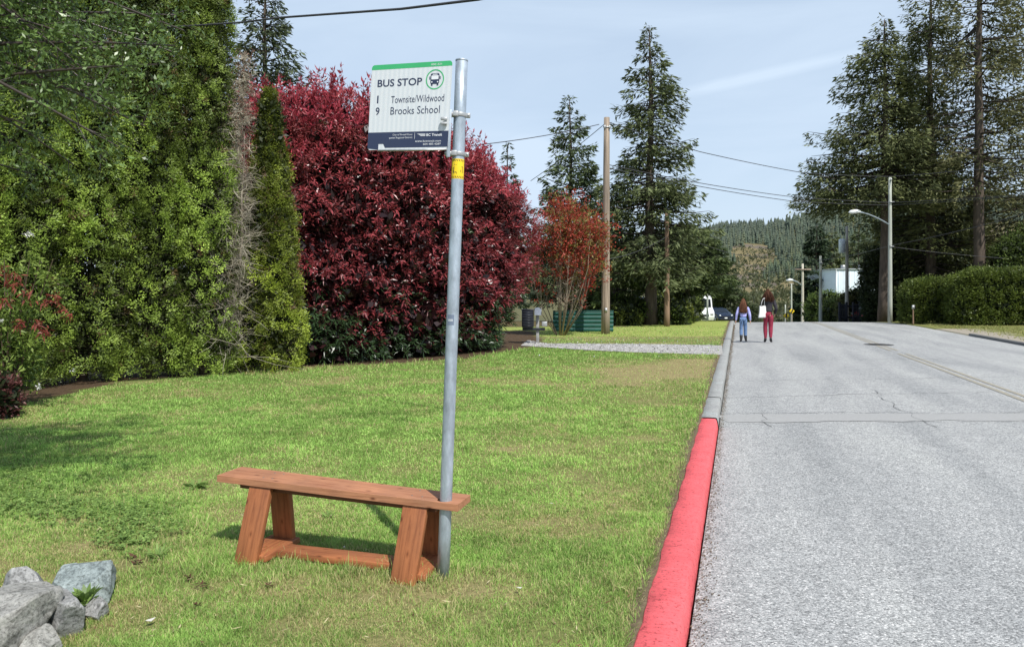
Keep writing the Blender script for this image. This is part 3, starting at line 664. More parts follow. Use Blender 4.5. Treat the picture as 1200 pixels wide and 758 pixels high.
# ------------------------------------------------------------------ cedar hedge (left)
def cedar(label, X, Y, H, R, seed, lean=(0, 0), cl=2300, c0=(.12, .19, .035), c1=(.44, .58, .10), taper=.55, bare=(0., 0.), grp='cedars of the tall hedge', skirt=.25, deadside=False):
    r = np.random.default_rng(seed); z0 = float(lawn_z(X, Y))-.03
    t = thing('cedar_tree', label, 'tree', (X, Y, z0), group=grp)
    acc = Acc(); zz = np.linspace(0, H*.95, 12)
    acc.tube(np.stack([lean[0]*zz/H+.03*np.sin(zz*2+seed), lean[1]*zz/H, zz], 1), (.085*(1-zz/H)+.01), (.5, .5, .5), 9)
    for j in range(3):   # secondary stems forking near the base
        a = r.uniform(0, 6.28); acc.tube([(0, 0, .1), (.12*math.cos(a), .12*math.sin(a), .8), (.3*R*math.cos(a), .3*R*math.sin(a), H*.5)], [.05, .04, .015], (.5, .5, .5), 7)
    acc.build('trunk', M_bark, t, smooth=True)
    def rp(z):
        f = z/H; return R*np.clip(1.0-taper*f**1.3, 0, 1)*np.sqrt(np.clip((1-f)*6, 0, 1))*(.84+.16*np.clip(z/.9, 0, 1))
    z = skirt+(H-skirt)*r.random(cl); th = r.uniform(0, 2*math.pi, cl)
    n1 = vn(th*1.4*R/.5+seed, z*1.6, .8, seed % 50); n2 = vn(th*3+seed, z*3.2, .8, seed % 50+3)
    lump = (n1-.5)*.42+(n2-.5)*.3
    depth = np.abs(r.normal(0, .07, cl))
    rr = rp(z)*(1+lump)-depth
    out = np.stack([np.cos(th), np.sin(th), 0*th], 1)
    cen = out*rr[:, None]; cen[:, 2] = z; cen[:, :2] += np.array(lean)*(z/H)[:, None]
    br = np.clip(.85+lump*2.6-depth*2.5+(r.random(cl)-.5)*.6, .28, 1.7)  # deeper fans darker: crown shade put into the leaf colour
    br = br*(1-.38*np.clip((z/H-.36)/.25, 0, 1))*(.86+.28*vn(th*2, z, 1.1, seed % 50+9))  # upper crown darkened in the leaf colour, standing in for shade
    if bare[1] > 0:
        lowz = np.exp(-((z-bare[0])/bare[1])**2); keep = r.random(cl) > lowz*.62; cen, out, br, z, th = cen[keep], out[keep], br[keep], z[keep], th[keep]
    if deadside:
        dd = (np.cos(th-math.radians(205)) > .55) & (z < H*.6) & (r.random(len(z)) < .75); cen, out, br, z = cen[~dd], out[~dd], br[~dd], z[~dd]
    acc = Acc()
    # each cluster is a flat fan: kites spread in a plane
    m_ = len(cen); k = 30; i = np.repeat(np.arange(m_), k); n = len(i)
    tang = np.cross(out, [0, 0, 1.]); fdir = nrm(out*.45+np.array([0, 0, .35])+tang*r.normal(0, .75, (m_, 1))+r.normal(0, .3, (m_, 3))); fs = nrm(np.cross(fdir, out+np.array([0, 0, .35])+r.normal(0, .35, (m_, 3))))
    fan = r.uniform(-1.1, 1.1, n); D = nrm(fdir[i]*np.cos(fan)[:, None]+fs[i]*np.sin(fan)[:, None]+r.normal(0, .16, (n, 3)))
    Np = np.cross(fdir, fs); S = nrm(np.cross(D, Np[i]+r.normal(0, .35, (n, 3))))
    pos = cen[i]+D*(r.random(n)*.085)[:, None]+r.normal(0, .034, (n, 3))
    a = (np.repeat(r.random(m_), k)*.55+r.random(n)*.45)[:, None]
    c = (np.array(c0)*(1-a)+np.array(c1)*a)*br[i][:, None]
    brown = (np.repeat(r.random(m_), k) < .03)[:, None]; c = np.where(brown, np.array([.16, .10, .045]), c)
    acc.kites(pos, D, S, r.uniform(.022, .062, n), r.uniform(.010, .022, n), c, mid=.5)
    # dark inside sprays, interior shade put into their colour
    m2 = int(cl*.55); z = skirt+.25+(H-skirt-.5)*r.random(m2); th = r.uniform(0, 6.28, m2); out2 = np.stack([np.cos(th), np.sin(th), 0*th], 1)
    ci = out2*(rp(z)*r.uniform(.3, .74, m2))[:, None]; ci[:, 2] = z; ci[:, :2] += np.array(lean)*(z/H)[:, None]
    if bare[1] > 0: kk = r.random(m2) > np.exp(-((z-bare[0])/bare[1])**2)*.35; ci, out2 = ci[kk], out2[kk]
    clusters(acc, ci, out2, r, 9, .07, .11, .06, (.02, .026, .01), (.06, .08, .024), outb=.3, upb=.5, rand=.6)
    # bare inner twigs
    nt_ = int(cl*.25); z = .15+(H*.6)*r.random(nt_); th = r.uniform(0, 6.28, nt_); o2 = np.stack([np.cos(th), np.sin(th), r.uniform(-.1, .5, nt_)], 1)
    A = np.stack([0*z, 0*z, z], 1); B = A+o2*(R*r.uniform(.5, 1.02, nt_))[:, None]; Mid = (A+B)/2+r.normal(0, .06, (nt_, 3))
    cc = np.array([.30, .26, .19])*r.uniform(.5, 1.4, (nt_, 1)); acc.segs(A, Mid, .008, .005, cc, 3); acc.segs(Mid, B, .005, .002, cc, 3)
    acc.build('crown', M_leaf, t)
    return t
cl_ = [( -70, 11.0, 8.3, .85, 'broad cedar half out of frame at the left end of the tall hedge'),
       (18, 11.9, 8.6, .80, 'bushy cedar second from left in the tall hedge, behind the red shoots'),
       (95, 12.8, 8.8, .80, 'cedar with a bare dark trunk foot, third from left in the tall hedge'),
       (172, 13.4, 8.9, .76, 'dense yellow green cedar second from right in the tall hedge'),
       (238, 13.9, 9.2, .70, 'tall cedar closing the right end of the hedge, beside the dead one')]
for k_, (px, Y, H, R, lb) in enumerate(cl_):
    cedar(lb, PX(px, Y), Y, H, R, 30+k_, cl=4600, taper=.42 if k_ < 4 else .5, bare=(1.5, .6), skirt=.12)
# slim cedar right of the dead one
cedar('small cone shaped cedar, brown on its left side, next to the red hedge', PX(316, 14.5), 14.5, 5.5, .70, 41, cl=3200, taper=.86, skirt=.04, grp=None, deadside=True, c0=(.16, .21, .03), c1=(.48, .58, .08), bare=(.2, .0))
# dead cedar
def dead_cedar():
    r = np.random.default_rng(9); Y = 14.0; X = PX(262, Y); t = thing('dead_tree', 'dead grey cedar with bare twigs between the green cedars', 'tree', (X, Y, .06))
    top = P(286, 62, Y)-np.array([X, Y, .06]); acc = Acc(); zz = np.linspace(0, 1, 12)
    pts = np.stack([top[0]*zz**.8+.02*np.sin(zz*15), .0*zz, top[2]*zz], 1); acc.tube(pts, .075*(1-zz)+.008, (.20, .165, .13), 8)
    pts2 = pts*[1.0, 1, .75]+np.stack([.10*np.sin(zz*3.1), -.04+0*zz, 0*zz], 1); acc.tube(pts2, .045*(1-zz)+.006, (.22, .185, .15), 7)
    acc.build('trunk', M_vbark, t)
    acc = Acc(); n = 420; f = r.random(n)**.9; f = .06+.93*f; A = np.stack([np.interp(f, zz, pts[:, 0]), 0*f, np.interp(f, zz, pts[:, 2])], 1)
    az = r.uniform(0, 6.28, n); Lb = (.62*(1-f)+.10)*r.uniform(.5, 1.25, n); O = np.stack([np.cos(az), np.sin(az), r.uniform(-.15, .7, n)], 1)
    cur = A; c = np.array([.50, .45, .36])*r.uniform(.55, 1.25, (n, 1))
    for q in range(4):
        nx = cur+O*(Lb/4)[:, None]+r.normal(0, .025, (n, 3))-np.array([0, 0, .02])*(q-1); acc.segs(cur, nx, .006-.001*q, .005-.001*q, c, 3)
        for _ in range(3):
            e = cur+(O*.5+r.normal(0, .8, (n, 3)))*(Lb*.45)[:, None]; mm = (cur+e)/2+r.normal(0, .02, (n, 3)); acc.segs(cur, mm, .0035, .003, c, 3); acc.segs(mm, e, .003, .0015, c, 3)
        cur = nx
    acc.build('twigs', M_vbark, t)
    acc = Acc(); n = 260; f = .62+.38*r.random(n); A = np.stack([np.interp(f, zz, pts[:, 0]), 0*f, np.interp(f, zz, pts[:, 2])], 1)+r.normal(0, .10, (n, 3))*(1.25-f)[:, None]*3
    clusters(acc, A, nrm(r.normal(size=(n, 3))), r, 5, .03, .05, .02, (.15, .08, .06), (.32, .19, .14), upb=.6); acc.build('dry_leaves', M_leaf, t)
dead_cedar()

# ------------------------------------------------------------------ red hedge
def photinia():
    r = np.random.default_rng(77)
    A = np.array(gp(322, 436)); B = np.array(gp(622, 410)); d = B-A; Ln = np.linalg.norm(d); d /= Ln; nb = np.array([-d[1], d[0]])
    hd = 1.9; cen = (A+B)/2+nb*(hd+.05); yaw = math.atan2(d[1], d[0])
    t = thing('red_hedge', 'huge dark red leaved hedge bush with green leaves low down', 'hedge', (cen[0], cen[1], .06), (0, 0, yaw))
    Hs = lambda s: np.interp(s, [-1, -.8, -.45, -.1, .2, .5, .8, 1], [.88, 1.0, 1.01, .99, .96, .93, .88, .80])   # relative height along
    H = 6.15; zc = .38; d3 = np.array([Ln/2+.25, hd, H*(1-zc)])
    acc = Acc()
    def shell(n, sc, jit):
        pt, Nn, q = super_pts(r, n, d3*sc, 3.0, -.62)
        x = pt[:, 0]; zz = pt[:, 2]; fx = x/d3[0]
        dd = lumpy(pt, d3, 21, 1.5, 1.)
        dep = np.abs(r.normal(0, 1, len(pt)))*jit
        dl = lumpy(pt, d3, 25, .6, 1.)
        pt = pt+Nn*(dd*.42+dl*.22-dep)[:, None]; dd = dd*.6+dl*.5
        zloc = pt[:, 2]+H*zc
        pt[:, 2] = zloc*Hs(fx)*np.where(zloc > H*.5, 1., 1.)
        # foot of the hedge recedes
        tuck = np.clip((1.2-pt[:, 2])/1.2, 0, 1); pt[:, 1] *= 1-.10*tuck; pt[:, 0] *= 1-.05*tuck; pt[:, 0] += 1.7*np.clip(pt[:, 0]/d3[0], 0, 1)**3*np.clip((pt[:, 2]-1.1)/1.2, 0, 1)
        ok = pt[:, 2] > .12
        return pt[ok], Nn[ok], dd[ok], dep[ok]
    pt, Nn, dd, dep = shell(14000, 1., .2)
    # only the shell above ground; front and sides matter but all sides are built
    z = pt[:, 2]; hp = pt@rz(yaw).T
    lown = 1.15+.55*(vn(pt[:, 0], z*0, 1.2, 5)-.5)*2-.45*(pt[:, 0]/d3[0])
    gr = np.clip((lown-z)/.8+.5+r.normal(0, .35, len(z)), 0, 1)
    redA = np.array([.12, .022, .026]); redB = np.array([.40, .065, .075]); grA = np.array([.018, .035, .014]); grB = np.array([.07, .13, .045])
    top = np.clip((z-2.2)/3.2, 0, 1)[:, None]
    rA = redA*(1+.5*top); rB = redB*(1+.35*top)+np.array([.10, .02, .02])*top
    brn = (vn(pt[:, 0]+pt[:, 1], z, .5, 27) > .62)[:, None]; rA = np.where(brn, rA*.6, rA); rB = np.where(brn, rB*np.array([.62, .8, .7]), rB)
    isg = (r.random(len(z)) < gr)[:, None] | (r.random(len(z)) < .012)[:, None]
    c0 = np.where(isg, grA, rA); c1 = np.where(isg, grB, rB)
    br = np.clip(1.05-dep/.17*.28+dd*.35, .2, 1.5)  # leaves deep in the hedge darkened, shade put into their colour
    # shoots: whorl of leaves round a direction
    m_ = len(pt); k = 9; i = np.repeat(np.arange(m_), k); n = len(i)
    ax = nrm(Nn*.75+np.array([0, 0, .55])+r.normal(0, .35, (m_, 3))); U = nrm(np.cross(ax, r.normal(size=(m_, 3)))); W = np.cross(ax, U)
    ph = np.tile(np.arange(k)*2.4, m_)+r.normal(0, .3, n); op = np.tile(np.linspace(1.25, .35, k), m_)+r.normal(0, .15, n)
    D = nrm(ax[i]*np.cos(op)[:, None]+(U[i]*np.cos(ph)[:, None]+W[i]*np.sin(ph)[:, None])*np.sin(op)[:, None])
    S = nrm(np.cross(D, ax[i])+r.normal(0, .2, (n, 3))); S = nrm(S-D*(S*D).sum(1, keepdims=True))
    pos = pt[i]+ax[i]*(np.tile(np.linspace(0, .10, k), m_))[:, None]+r.normal(0, .02, (n, 3))
    a = (np.repeat(r.random(m_), k)*.45+r.random(n)*.55)[:, None]
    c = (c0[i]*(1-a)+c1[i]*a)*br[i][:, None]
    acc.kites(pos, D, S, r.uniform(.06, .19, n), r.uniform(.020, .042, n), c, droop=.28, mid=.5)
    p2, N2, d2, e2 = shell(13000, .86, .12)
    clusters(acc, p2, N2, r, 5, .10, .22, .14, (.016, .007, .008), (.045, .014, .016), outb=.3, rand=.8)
    # stray leaders on top
    k_ = np.where((z > 3.9) & (r.random(len(z)) < .22))[0]; Ls = r.uniform(.15, .65, len(k_))
    base = pt[k_]; tipd = nrm(np.array([0, 0, 1.])+Nn[k_]*.4+r.normal(0, .2, (len(k_), 3))); acc.segs(base, base+tipd*Ls[:, None], .005, .002, np.array([.2, .05, .05]), 3)
    for f in (.4, .6, .8, 1.):
        clusters(acc, base+tipd*(Ls*f)[:, None], tipd, r, 5, .015, .12, .035, (.22, .03, .04), (.50, .06, .09), upb=.2, rand=.7)
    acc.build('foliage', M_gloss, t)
    acc = Acc()
    for j in range(14):
        x = -Ln/2+.5+(Ln-1)*j/13; a = r.normal(0, .4, 2)
        acc.tube([(x, .1, -.02), (x+a[0]*.3, a[1]*.5, 1.), (x+a[0], a[1], 2.6)], [.06, .05, .02], (.5, .5, .5), 7)
    acc.build('stem', M_bark, t, smooth=True)
photinia()
# sparse red shrub with bare pale stems -------------------------------
def sparse_red():
    r = np.random.default_rng(12); Y = 26.8; X = PX(657, Y); t = thing('red_leaved_tree', 'thin multi stemmed tree with bare pale stems and orange red leaves above', 'tree', (X, Y, .05))
    acc = Acc(); tips = []; lw = Acc()
    for j in range(24):
        a = r.uniform(0, 6.28); rad = r.uniform(.3, 1.75); h = r.uniform(3.2, 5.1)*(1-.12*rad)
        b0 = np.array([.14*math.cos(a), .14*math.sin(a), 0]); tp = np.array([rad*math.cos(a), rad*math.sin(a), h])
        m1 = b0+(tp-b0)*.35+np.array([math.cos(a)*.22, math.sin(a)*.22, -.1])+r.normal(0, .06, 3)
        m2 = b0+(tp-b0)*.7+np.array([math.cos(a)*.12, math.sin(a)*.12, 0])+r.normal(0, .08, 3)
        cc = np.array([.34, .28, .21])*r.uniform(.6, 1.15)
        acc.tube([b0, m1, m2, tp], [.022, .016, .011, .004], cc, 5)
        for q in range(24):
            s = r.uniform(.3, .98); p0 = b0+(tp-b0)*s+(np.array([math.cos(a)*.17, math.sin(a)*.17, 0]) if .2 < s < .8 else 0)
            e = p0+np.array([r.normal(0, .22), r.normal(0, .22), r.uniform(.1, .5)]); acc.tube([p0, (p0+e)/2+r.normal(0, .03, 3), e], [.009, .007, .003], cc*.9, 3, False); tips.append(e)
            tips.append((p0+e)/2)
    acc.build('stem', M_vbark, t)
    tips = np.array(tips); pr = np.clip((tips[:, 2]-2.0)/1.9, .03, 1); tips = tips[r.random(len(tips)) < pr]
    tips = np.repeat(tips, 6, 0)+r.normal(0, .24, (len(tips)*6, 3))
    acc = Acc(); g = (r.random(len(tips)) < .22)[:, None]
    g = (r.random(len(tips)) < .34)[:, None]; c0 = np.where(g, np.array([.13, .11, .03]), np.array([.20, .03, .02])); c1 = np.where(g, np.array([.30, .25, .07]), np.array([.50, .09, .05]))
    clusters(acc, tips, nrm(r.normal(size=tips.shape)), r, 7, .06, .12, .045, c0, c1, upb=.2, rand=.8)
    low = np.array([(.95, -.35, 2.0), (1.0, -.3, 2.1), (-.75, -.5, 1.75), (.9, -.4, 1.85), (1.25, -.2, 2.9), (1.3, -.2, 2.8)])
    clusters(acc, np.repeat(low, 4, 0), nrm(r.normal(size=(24, 3))), r, 8, .1, .13, .05, (.3, .03, .02), (.6, .07, .05), upb=.2, rand=.8)
    acc.build('foliage', M_leaf, t)
sparse_red()

# ------------------------------------------------------------------ conifers
DF0, DF1 = (.036, .052, .024), (.13, .16, .06)
conifer('tall pointed fir rising above the red shrub and utility pole, tallest on the left', 762, 36, 30, 3.3, 101, dens=34, leaf=.28, start=.17, pw=.78, c0=DF0, c1=(.155, .185, .075), tr=.3, nbr=330, hang=.3, up=.3)
conifer('slim fir left of the tan utility pole', 668, 42, 113, 2.9, 102, dens=34, leaf=.32, start=.1, pw=.72, c0=(.036, .055, .028), c1=(.13, .17, .07), nbr=230)
conifer('distant fir whose tip peeks over the red hedge', 595, 62, 166, 2.6, 103, dens=30, leaf=.45, start=.1, pw=.9, c0=(.03, .045, .03), c1=(.10, .13, .07), nbr=160)
conifer('dark fir rising behind the dead cedar under the cable', 312, 27, -40, 2.5, 104, dens=36, leaf=.24, start=.05, pw=.6, c0=(.035, .05, .028), c1=(.12, .15, .075), nbr=330)
conifer('low light green hemlock right behind the tan utility pole', 722, 38, 232, 2.3, 105, dens=40, leaf=.3, start=.03, pw=.7, c0=(.035, .06, .02), c1=(.13, .18, .05), nbr=150, up=.2)
conifer('short dark fir right of the brown pole', 805, 44, 262, 2.4, 106, dens=42, leaf=.34, start=.36, pw=.45, c0=(.035, .055, .022), c1=(.11, .15, .05), nbr=150, up=.2)
conifer('spreading dark fir nearest the parked cars', 830, 92, 285, 4.2, 107, dens=34, leaf=.45, start=.42, pw=.4, c0=(.035, .055, .025), c1=(.11, .15, .06), nbr=130, up=.2)
conifer('dark fir between the red shrub and the tan pole', 700, 46, 238, 2.6, 108, dens=34, leaf=.4, start=.03, pw=.5, c0=(.028, .044, .02), c1=(.09, .12, .045), nbr=150)
RC0, RC1 = (.05, .066, .03), (.18, .20, .08)
conifer('big fir with long drooping branches reaching left toward the street light', 1037, 47, 18, 5.1, 111, dens=29, leaf=.34, start=.40, pw=.80, c0=RC0, c1=RC1, tr=.36, nbr=270, asym=(math.pi, .22), up=.22, hang=.55)
conifer('tall thick fir in the middle of the roadside group', 1090, 49, -45, 4.0, 112, dens=29, leaf=.34, start=.12, pw=.45, c0=RC0, c1=(.21, .225, .085), tr=.36, nbr=290, up=.2, hang=.5)
conifer('tall open fir with a bare straight trunk showing, right of the roadside group', 1147, 44, -150, 3.7, 113, dens=24, leaf=.32, start=.28, pw=.35, c0=RC0, c1=(.2, .195, .085), tr=.34, nbr=180, up=.15, hang=.6, gap=.1)
conifer('tall fir cut by the right edge of the picture', 1212, 47, -80, 4.2, 114, dens=27, leaf=.34, start=.2, pw=.4, c0=RC0, c1=(.2, .195, .085), tr=.36, nbr=190, up=.15, hang=.6)
conifer('fir filling the gap behind the two biggest roadside firs', 1066, 57, 60, 3.6, 121, dens=26, leaf=.38, start=.1, pw=.6, c0=RC0, c1=RC1, tr=.3, nbr=230, up=.2, hang=.5)
conifer('shaded low fir under the big drooping one', 1066, 53, 250, 3.0, 115, dens=30, leaf=.5, start=.02, pw=.35, c0=(.025, .036, .016), c1=(.075, .095, .038), nbr=150, up=.2)
conifer('shaded low fir behind the clipped hedge', 1112, 54, 244, 3.6, 116, dens=30, leaf=.5, start=.02, pw=.35, c0=(.018, .026, .012), c1=(.055, .066, .028), nbr=150, up=.2)
conifer('very dark conifer standing alone behind the pole with the crossarm', 957, 88, 262, 3.1, 117, dens=34, leaf=.6, start=.06, pw=.7, c0=(.02, .034, .02), c1=(.055, .085, .04), nbr=190)
conifer('olive green conifer behind the transformer pole', 975, 112, 272, 3.0, 118, dens=30, leaf=.65, start=.05, pw=.6, c0=(.045, .06, .025), c1=(.14, .16, .06), nbr=150)
conifer('green conifer between the transformer pole and the street light', 1006, 118, 272, 4.0, 119, dens=26, leaf=.7, start=.05, pw=.6, c0=(.04, .055, .025), c1=(.12, .15, .06), nbr=140)

# mid ground bushes
G0, G1 = (.06, .09, .022), (.19, .25, .055)
B = [('tall dark green shrub hiding the left half of the white motorhome', 804, 50, .85, .8, 2.7, (.05, .075, .02), (.16, .21, .05)),
     ('round light green shrub at the foot of the thin pale pole', 968, 68, 1.7, 1.5, 3.4, (.07, .11, .025), (.2, .28, .06)),
     ('bright green shrub beside the yellow road signs', 946, 92, 2.0, 1.7, 5.2, G0, G1),
     ('sloping green shrub below the white building', 990, 64, 2.0, 1.4, 2.5, (.08, .11, .03), (.22, .27, .07)),
     ('brownish green shrub near the transformer pole', 1008, 58, 1.5, 1.3, 2.6, (.09, .085, .03), (.2, .2, .07)),
     ('green bush just right of the dark blue car', 855, 96, 2.6, 2.2, 5.8, (.05, .075, .025), (.14, .18, .06)),
     ('dark green bush at the road end beyond the girl', 874, 128, 2.6, 2.2, 5.2, (.05, .07, .03), (.13, .16, .07))]
for k_, (lb, px, Y, a_, b_, H, c0, c1) in enumerate(B):
    bush(lb, PX(px, Y), Y, (a_, b_, H), 200+k_, leaf=.22, n=420, k=12, c0=c0, c1=c1, amp=.3, spread=.16)
# low plants under the big fir
LP = [(728, 35.5, .9, .9), (742, 36.5, 1., 1.2), (788, 36, .7, .8), (796, 38, .7, 1.0), (809, 42, .45, 1.3), (790, 44, 1.2, 1.9), (775, 40, .9, 1.5), (716, 37, .8, 1.4)]
lbl = ['low leafy plant right of the green metal fence', 'leafy plant in front of the parked white car', 'small plant at the foot of the brown pole', 'low green bush right of the brown pole', 'yellow green shrub beside the white motorhome', 'tall green shrub behind the brown pole', 'dark low bush behind the big fir trunk', 'bushy green plant behind the green metal fence']
for k_, (px, Y, R, H) in enumerate(LP):
    bush(lbl[k_], PX(px, Y), Y, (R, R*.8, H), 220+k_, leaf=.13, n=220, k=10, c0=(.06, .09, .02), c1=(.2, .27, .06) if k_ % 3 else (.28, .32, .06), amp=.2, spread=.1)
# clipped hedge across the road
HG0, HG1 = (.05, .08, .016), (.19, .24, .045)
bush('clipped green hedge section nearest the street light pole', PX(1100, 39), 39., (1.75, 1.2, 2.3), 240, name='clipped_hedge', cat='hedge', n=1700, k=14, leaf=.11, c0=HG0, c1=HG1, p=4, amp=.14, yaw=-.1)
bush('long clipped hedge section cut by the right edge of the picture', PX(1186, 36.5), 36.5, (2.9, 1.4, 2.75), 241, name='clipped_hedge', cat='hedge', n=3000, k=14, leaf=.11, c0=HG0, c1=HG1, p=4, amp=.18, yaw=-.12)
bush('small round bush in the gap of the clipped hedge', PX(1132, 36.2), 36.2, (.65, .6, 1.5), 242, n=400, k=12, leaf=.1, c0=HG0, c1=HG1, amp=.12)
bush('leafy light green tree behind the clipped hedge at the right edge', PX(1205, 43), 43., (2.0, 1.8, 5.6), 243, name='leafy_tree', cat='tree', n=900, k=12, leaf=.16, c0=(.05, .08, .02), c1=(.16, .22, .05), amp=.4, p=2.2, spread=.15)
bush('dark holly bush at the foot of the drooping fir', PX(1034, 50), 50., (1.25, 1.2, 5.4), 244, n=800, k=12, leaf=.17, c0=(.02, .03, .012), c1=(.06, .08, .03), amp=.35, spread=.14)

# hillside forest ------------------------------------------------------
def forest():
    r = np.random.default_rng(3); n = 16000
    Y = 300+(930-300)*np.sqrt(r.random(n)); px = r.uniform(480, 1330, n); X = PX(px, Y)
    dn = vn(X, Y, 40, 44)
    ok = (bare_hill(X, Y) < .22+.1*r.random(n)) & (r.random(n) < .55+.6*dn)
    X, Y = X[ok], Y[ok]; n = len(X)
    z = gz(X, Y)-.5; H = r.uniform(5, 15, n)*(.55+.45*np.clip((Y-300)/500, 0, 1)); R = H*r.uniform(.16, .27, n)
    acc = Acc(); k = 7; tiers = 5
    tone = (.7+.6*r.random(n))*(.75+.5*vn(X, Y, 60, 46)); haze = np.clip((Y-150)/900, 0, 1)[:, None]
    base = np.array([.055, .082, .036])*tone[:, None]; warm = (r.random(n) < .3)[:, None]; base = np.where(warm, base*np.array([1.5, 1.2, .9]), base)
    base = base*(1-.6*haze)+np.array([.13, .16, .145])*.6*haze  # distance haze painted in as a tint of the tree colour
    for t in range(tiers):
        f0 = .08+.17*t; f1 = min(f0+.36, 1.0); rr = R*(1-f0)**.8
        a = (np.arange(k)/k*2*math.pi)[None]+r.uniform(0, 1, (n, 1)); ra = rr[:, None]*r.uniform(.55, 1.15, (n, k))
        ring = np.stack([X[:, None]+ra*np.cos(a), Y[:, None]+ra*np.sin(a), (z+H*f0)[:, None]+r.uniform(-.04, .04, (n, k))*H[:, None]], 2)
        apex = np.stack([X+r.normal(0, .1, n), Y, z+H*f1], 1)[:, None]
        V = np.concatenate([ring, apex], 1).reshape(-1, 3)
        f = np.array([[j, (j+1) % k, k] for j in range(k)]); Ft = (f[None]+(np.arange(n)*(k+1))[:, None, None]).reshape(-1, 3)
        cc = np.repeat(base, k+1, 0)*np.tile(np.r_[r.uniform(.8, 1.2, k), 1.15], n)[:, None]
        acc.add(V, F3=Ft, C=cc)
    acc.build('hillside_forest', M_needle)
    tag(bpy.data.objects['hillside_forest'], 'hazy conifer forest covering the distant hillside', 'forest', kind='stuff')
    # scrub on the bare slopes
    n = 9000; Y = r.uniform(170, 700, n); X = PX(r.uniform(820, 1240, n), Y); ok = (r.random(n) < .4+.5*vn(X, Y, 15, 48)); X, Y = X[ok], Y[ok]; n = len(X)
    acc = Acc(); cen = np.stack([X, Y, gz(X, Y)+.4], 1)
    clusters(acc, cen, np.tile([0, 0, 1.], (n, 1)), r, 5, .7, 1.7, 1.1, (.07, .085, .04), (.14, .15, .07), upb=.6, rand=.7)
    tag(acc.build('hillside_scrub', M_leaf), 'olive scrub dotted over the open slopes of the hill', 'scrub', kind='stuff')
forest()

# ------------------------------------------------------------------ near left plants
def overhang():
    """evergreen just out of frame on the left; its boughs hang into the upper left corner"""
    r = np.random.default_rng(61); t = thing('evergreen_tree', 'dark glossy leaved evergreen whose boughs hang over the upper left corner', 'tree', (-5.6, 4.6, .06))
    o = np.array([-5.6, 4.6, .06]); acc = Acc()
    acc.tube([(0, 0, 0), (.1, 0, 1.5), (.0, .1, 3.2), (.2, .1, 5.4)], [.2, .16, .13, .05], (.5, .5, .5), 10); acc.build('trunk', M_bark, t, smooth=True)
    tw = Acc(); cen = []; nn = []
    bc = np.array([.07, .055, .045])
    for j in range(62):
        st = np.array([.1, .05, r.uniform(2.3, 4.9)])
        px, py = r.uniform(-190, 225), r.uniform(-120, 215)
        if px+py > 330: py -= 110
        Y = r.uniform(4.2, 6.4); e = P(px, py, Y)-o
        m1 = st+(e-st)*.5+np.array([0, 0, .25])+r.normal(0, .08, 3)
        pts = np.array([(1-s)**2*st+2*s*(1-s)*m1+s*s*e for s in np.linspace(0, 1, 9)]); tw.tube(pts, np.linspace(.028, .005, 9), bc, 5, False)
        for q in range(26):
            s = r.uniform(.3, 1.0); b = (1-s)**2*st+2*s*(1-s)*m1+s*s*e; d = nrm(nrm(e-st)*.6+r.normal(0, .6, 3)+np.array([0, 0, -.1])); L = r.uniform(.12, .38)
            tw.segs(b[None], (b+d*L)[None], .004, .0015, bc, 3)
            for g_ in (.45, .75, 1.): cen.append(b+d*L*g_); nn.append(d)
    cen = np.array(cen); nn = np.array(nn)
    clusters(tw, cen, nn, r, 11, .035, .042, .017, (.05, .09, .022), (.18, .28, .07), upb=.15, rand=.75)
    tw.build('crown', M_gloss, t)
overhang()
def pieris():
    r = np.random.default_rng(62); cx, cy = PX(8, 9.6), 9.6; t = thing('flowering_shrub', 'leafy shrub with drooping red young shoots at the left edge', 'shrub', (cx, cy, .06))
    acc = Acc(); cen = []; nn = []; red = []
    for j in range(26):
        a = r.uniform(0, 6.28); e = np.array([math.cos(a)*r.uniform(.1, .62), math.sin(a)*r.uniform(.1, .5), r.uniform(.35, 2.05)])
        acc.tube([(0.05*math.cos(a), .05*math.sin(a), 0), e*.5+[0, 0, .12], e], [.018, .012, .005], (.14, .1, .07), 5, False)
        for q in range(12):
            s = r.uniform(.45, 1); b = e*s+r.normal(0, .11, 3); d = nrm(np.array([b[0], b[1], .4])+r.normal(0, .3, 3)); cen.append(b); nn.append(d)
    cen = np.array(cen); nn = np.array(nn)
    acc2 = Acc(); clusters(acc, cen, nn, r, 16, .045, .075, .028, (.06, .11, .025), (.30, .40, .08), upb=.15, rand=.6, droop=.15)
    acc.build('foliage', M_leaf, t)
    rp = np.array([P(x, y, 9.25)-np.array([cx, cy, .06]) for x, y in ((2, 318), (20, 325), (14, 332), (66, 350), (58, 354), (44, 382), (52, 390), (22, 378), (32, 345), (4, 352), (72, 362))])
    for pt_ in rp:
        i = np.repeat(pt_[None], 3, 0)+r.normal(0, .03, (3, 3)); acc = Acc(); clusters(acc, i, np.tile([.3, -.3, -.3], (len(i), 1)), r, 9, .03, .085, .022, (.16, .035, .025), (.33, .085, .06), upb=-.2, rand=.7, droop=.2)
        acc.build('red_shoot', M_leaf, t)
    fls = np.array([P(x, y, 9.2)-np.array([cx, cy, .06]) for x, y in ((35, 273), (32, 276), (38, 276), (2, 376), (45, 452), (46, 455), (86, 433))])
    for a_, b_ in ((0, 3), (3, 4), (4, 6), (6, 7)):
        fl = fls[a_:b_]; acc = Acc(); clusters(acc, fl, np.tile([0, -1., .3], (len(fl), 1)), r, 10, .012, .03, .02, (.7, .7, .65), (.8, .8, .75)); acc.build('flower', M_leaf, t)
pieris()
bush('low dark red leaved bush on the left edge of the lawn', PX(-16, 8.9), 8.9, (.32, .32, .6), 65, n=260, k=10, leaf=.05, c0=(.09, .03, .03), c1=(.24, .09, .08), amp=.06, spread=.03)
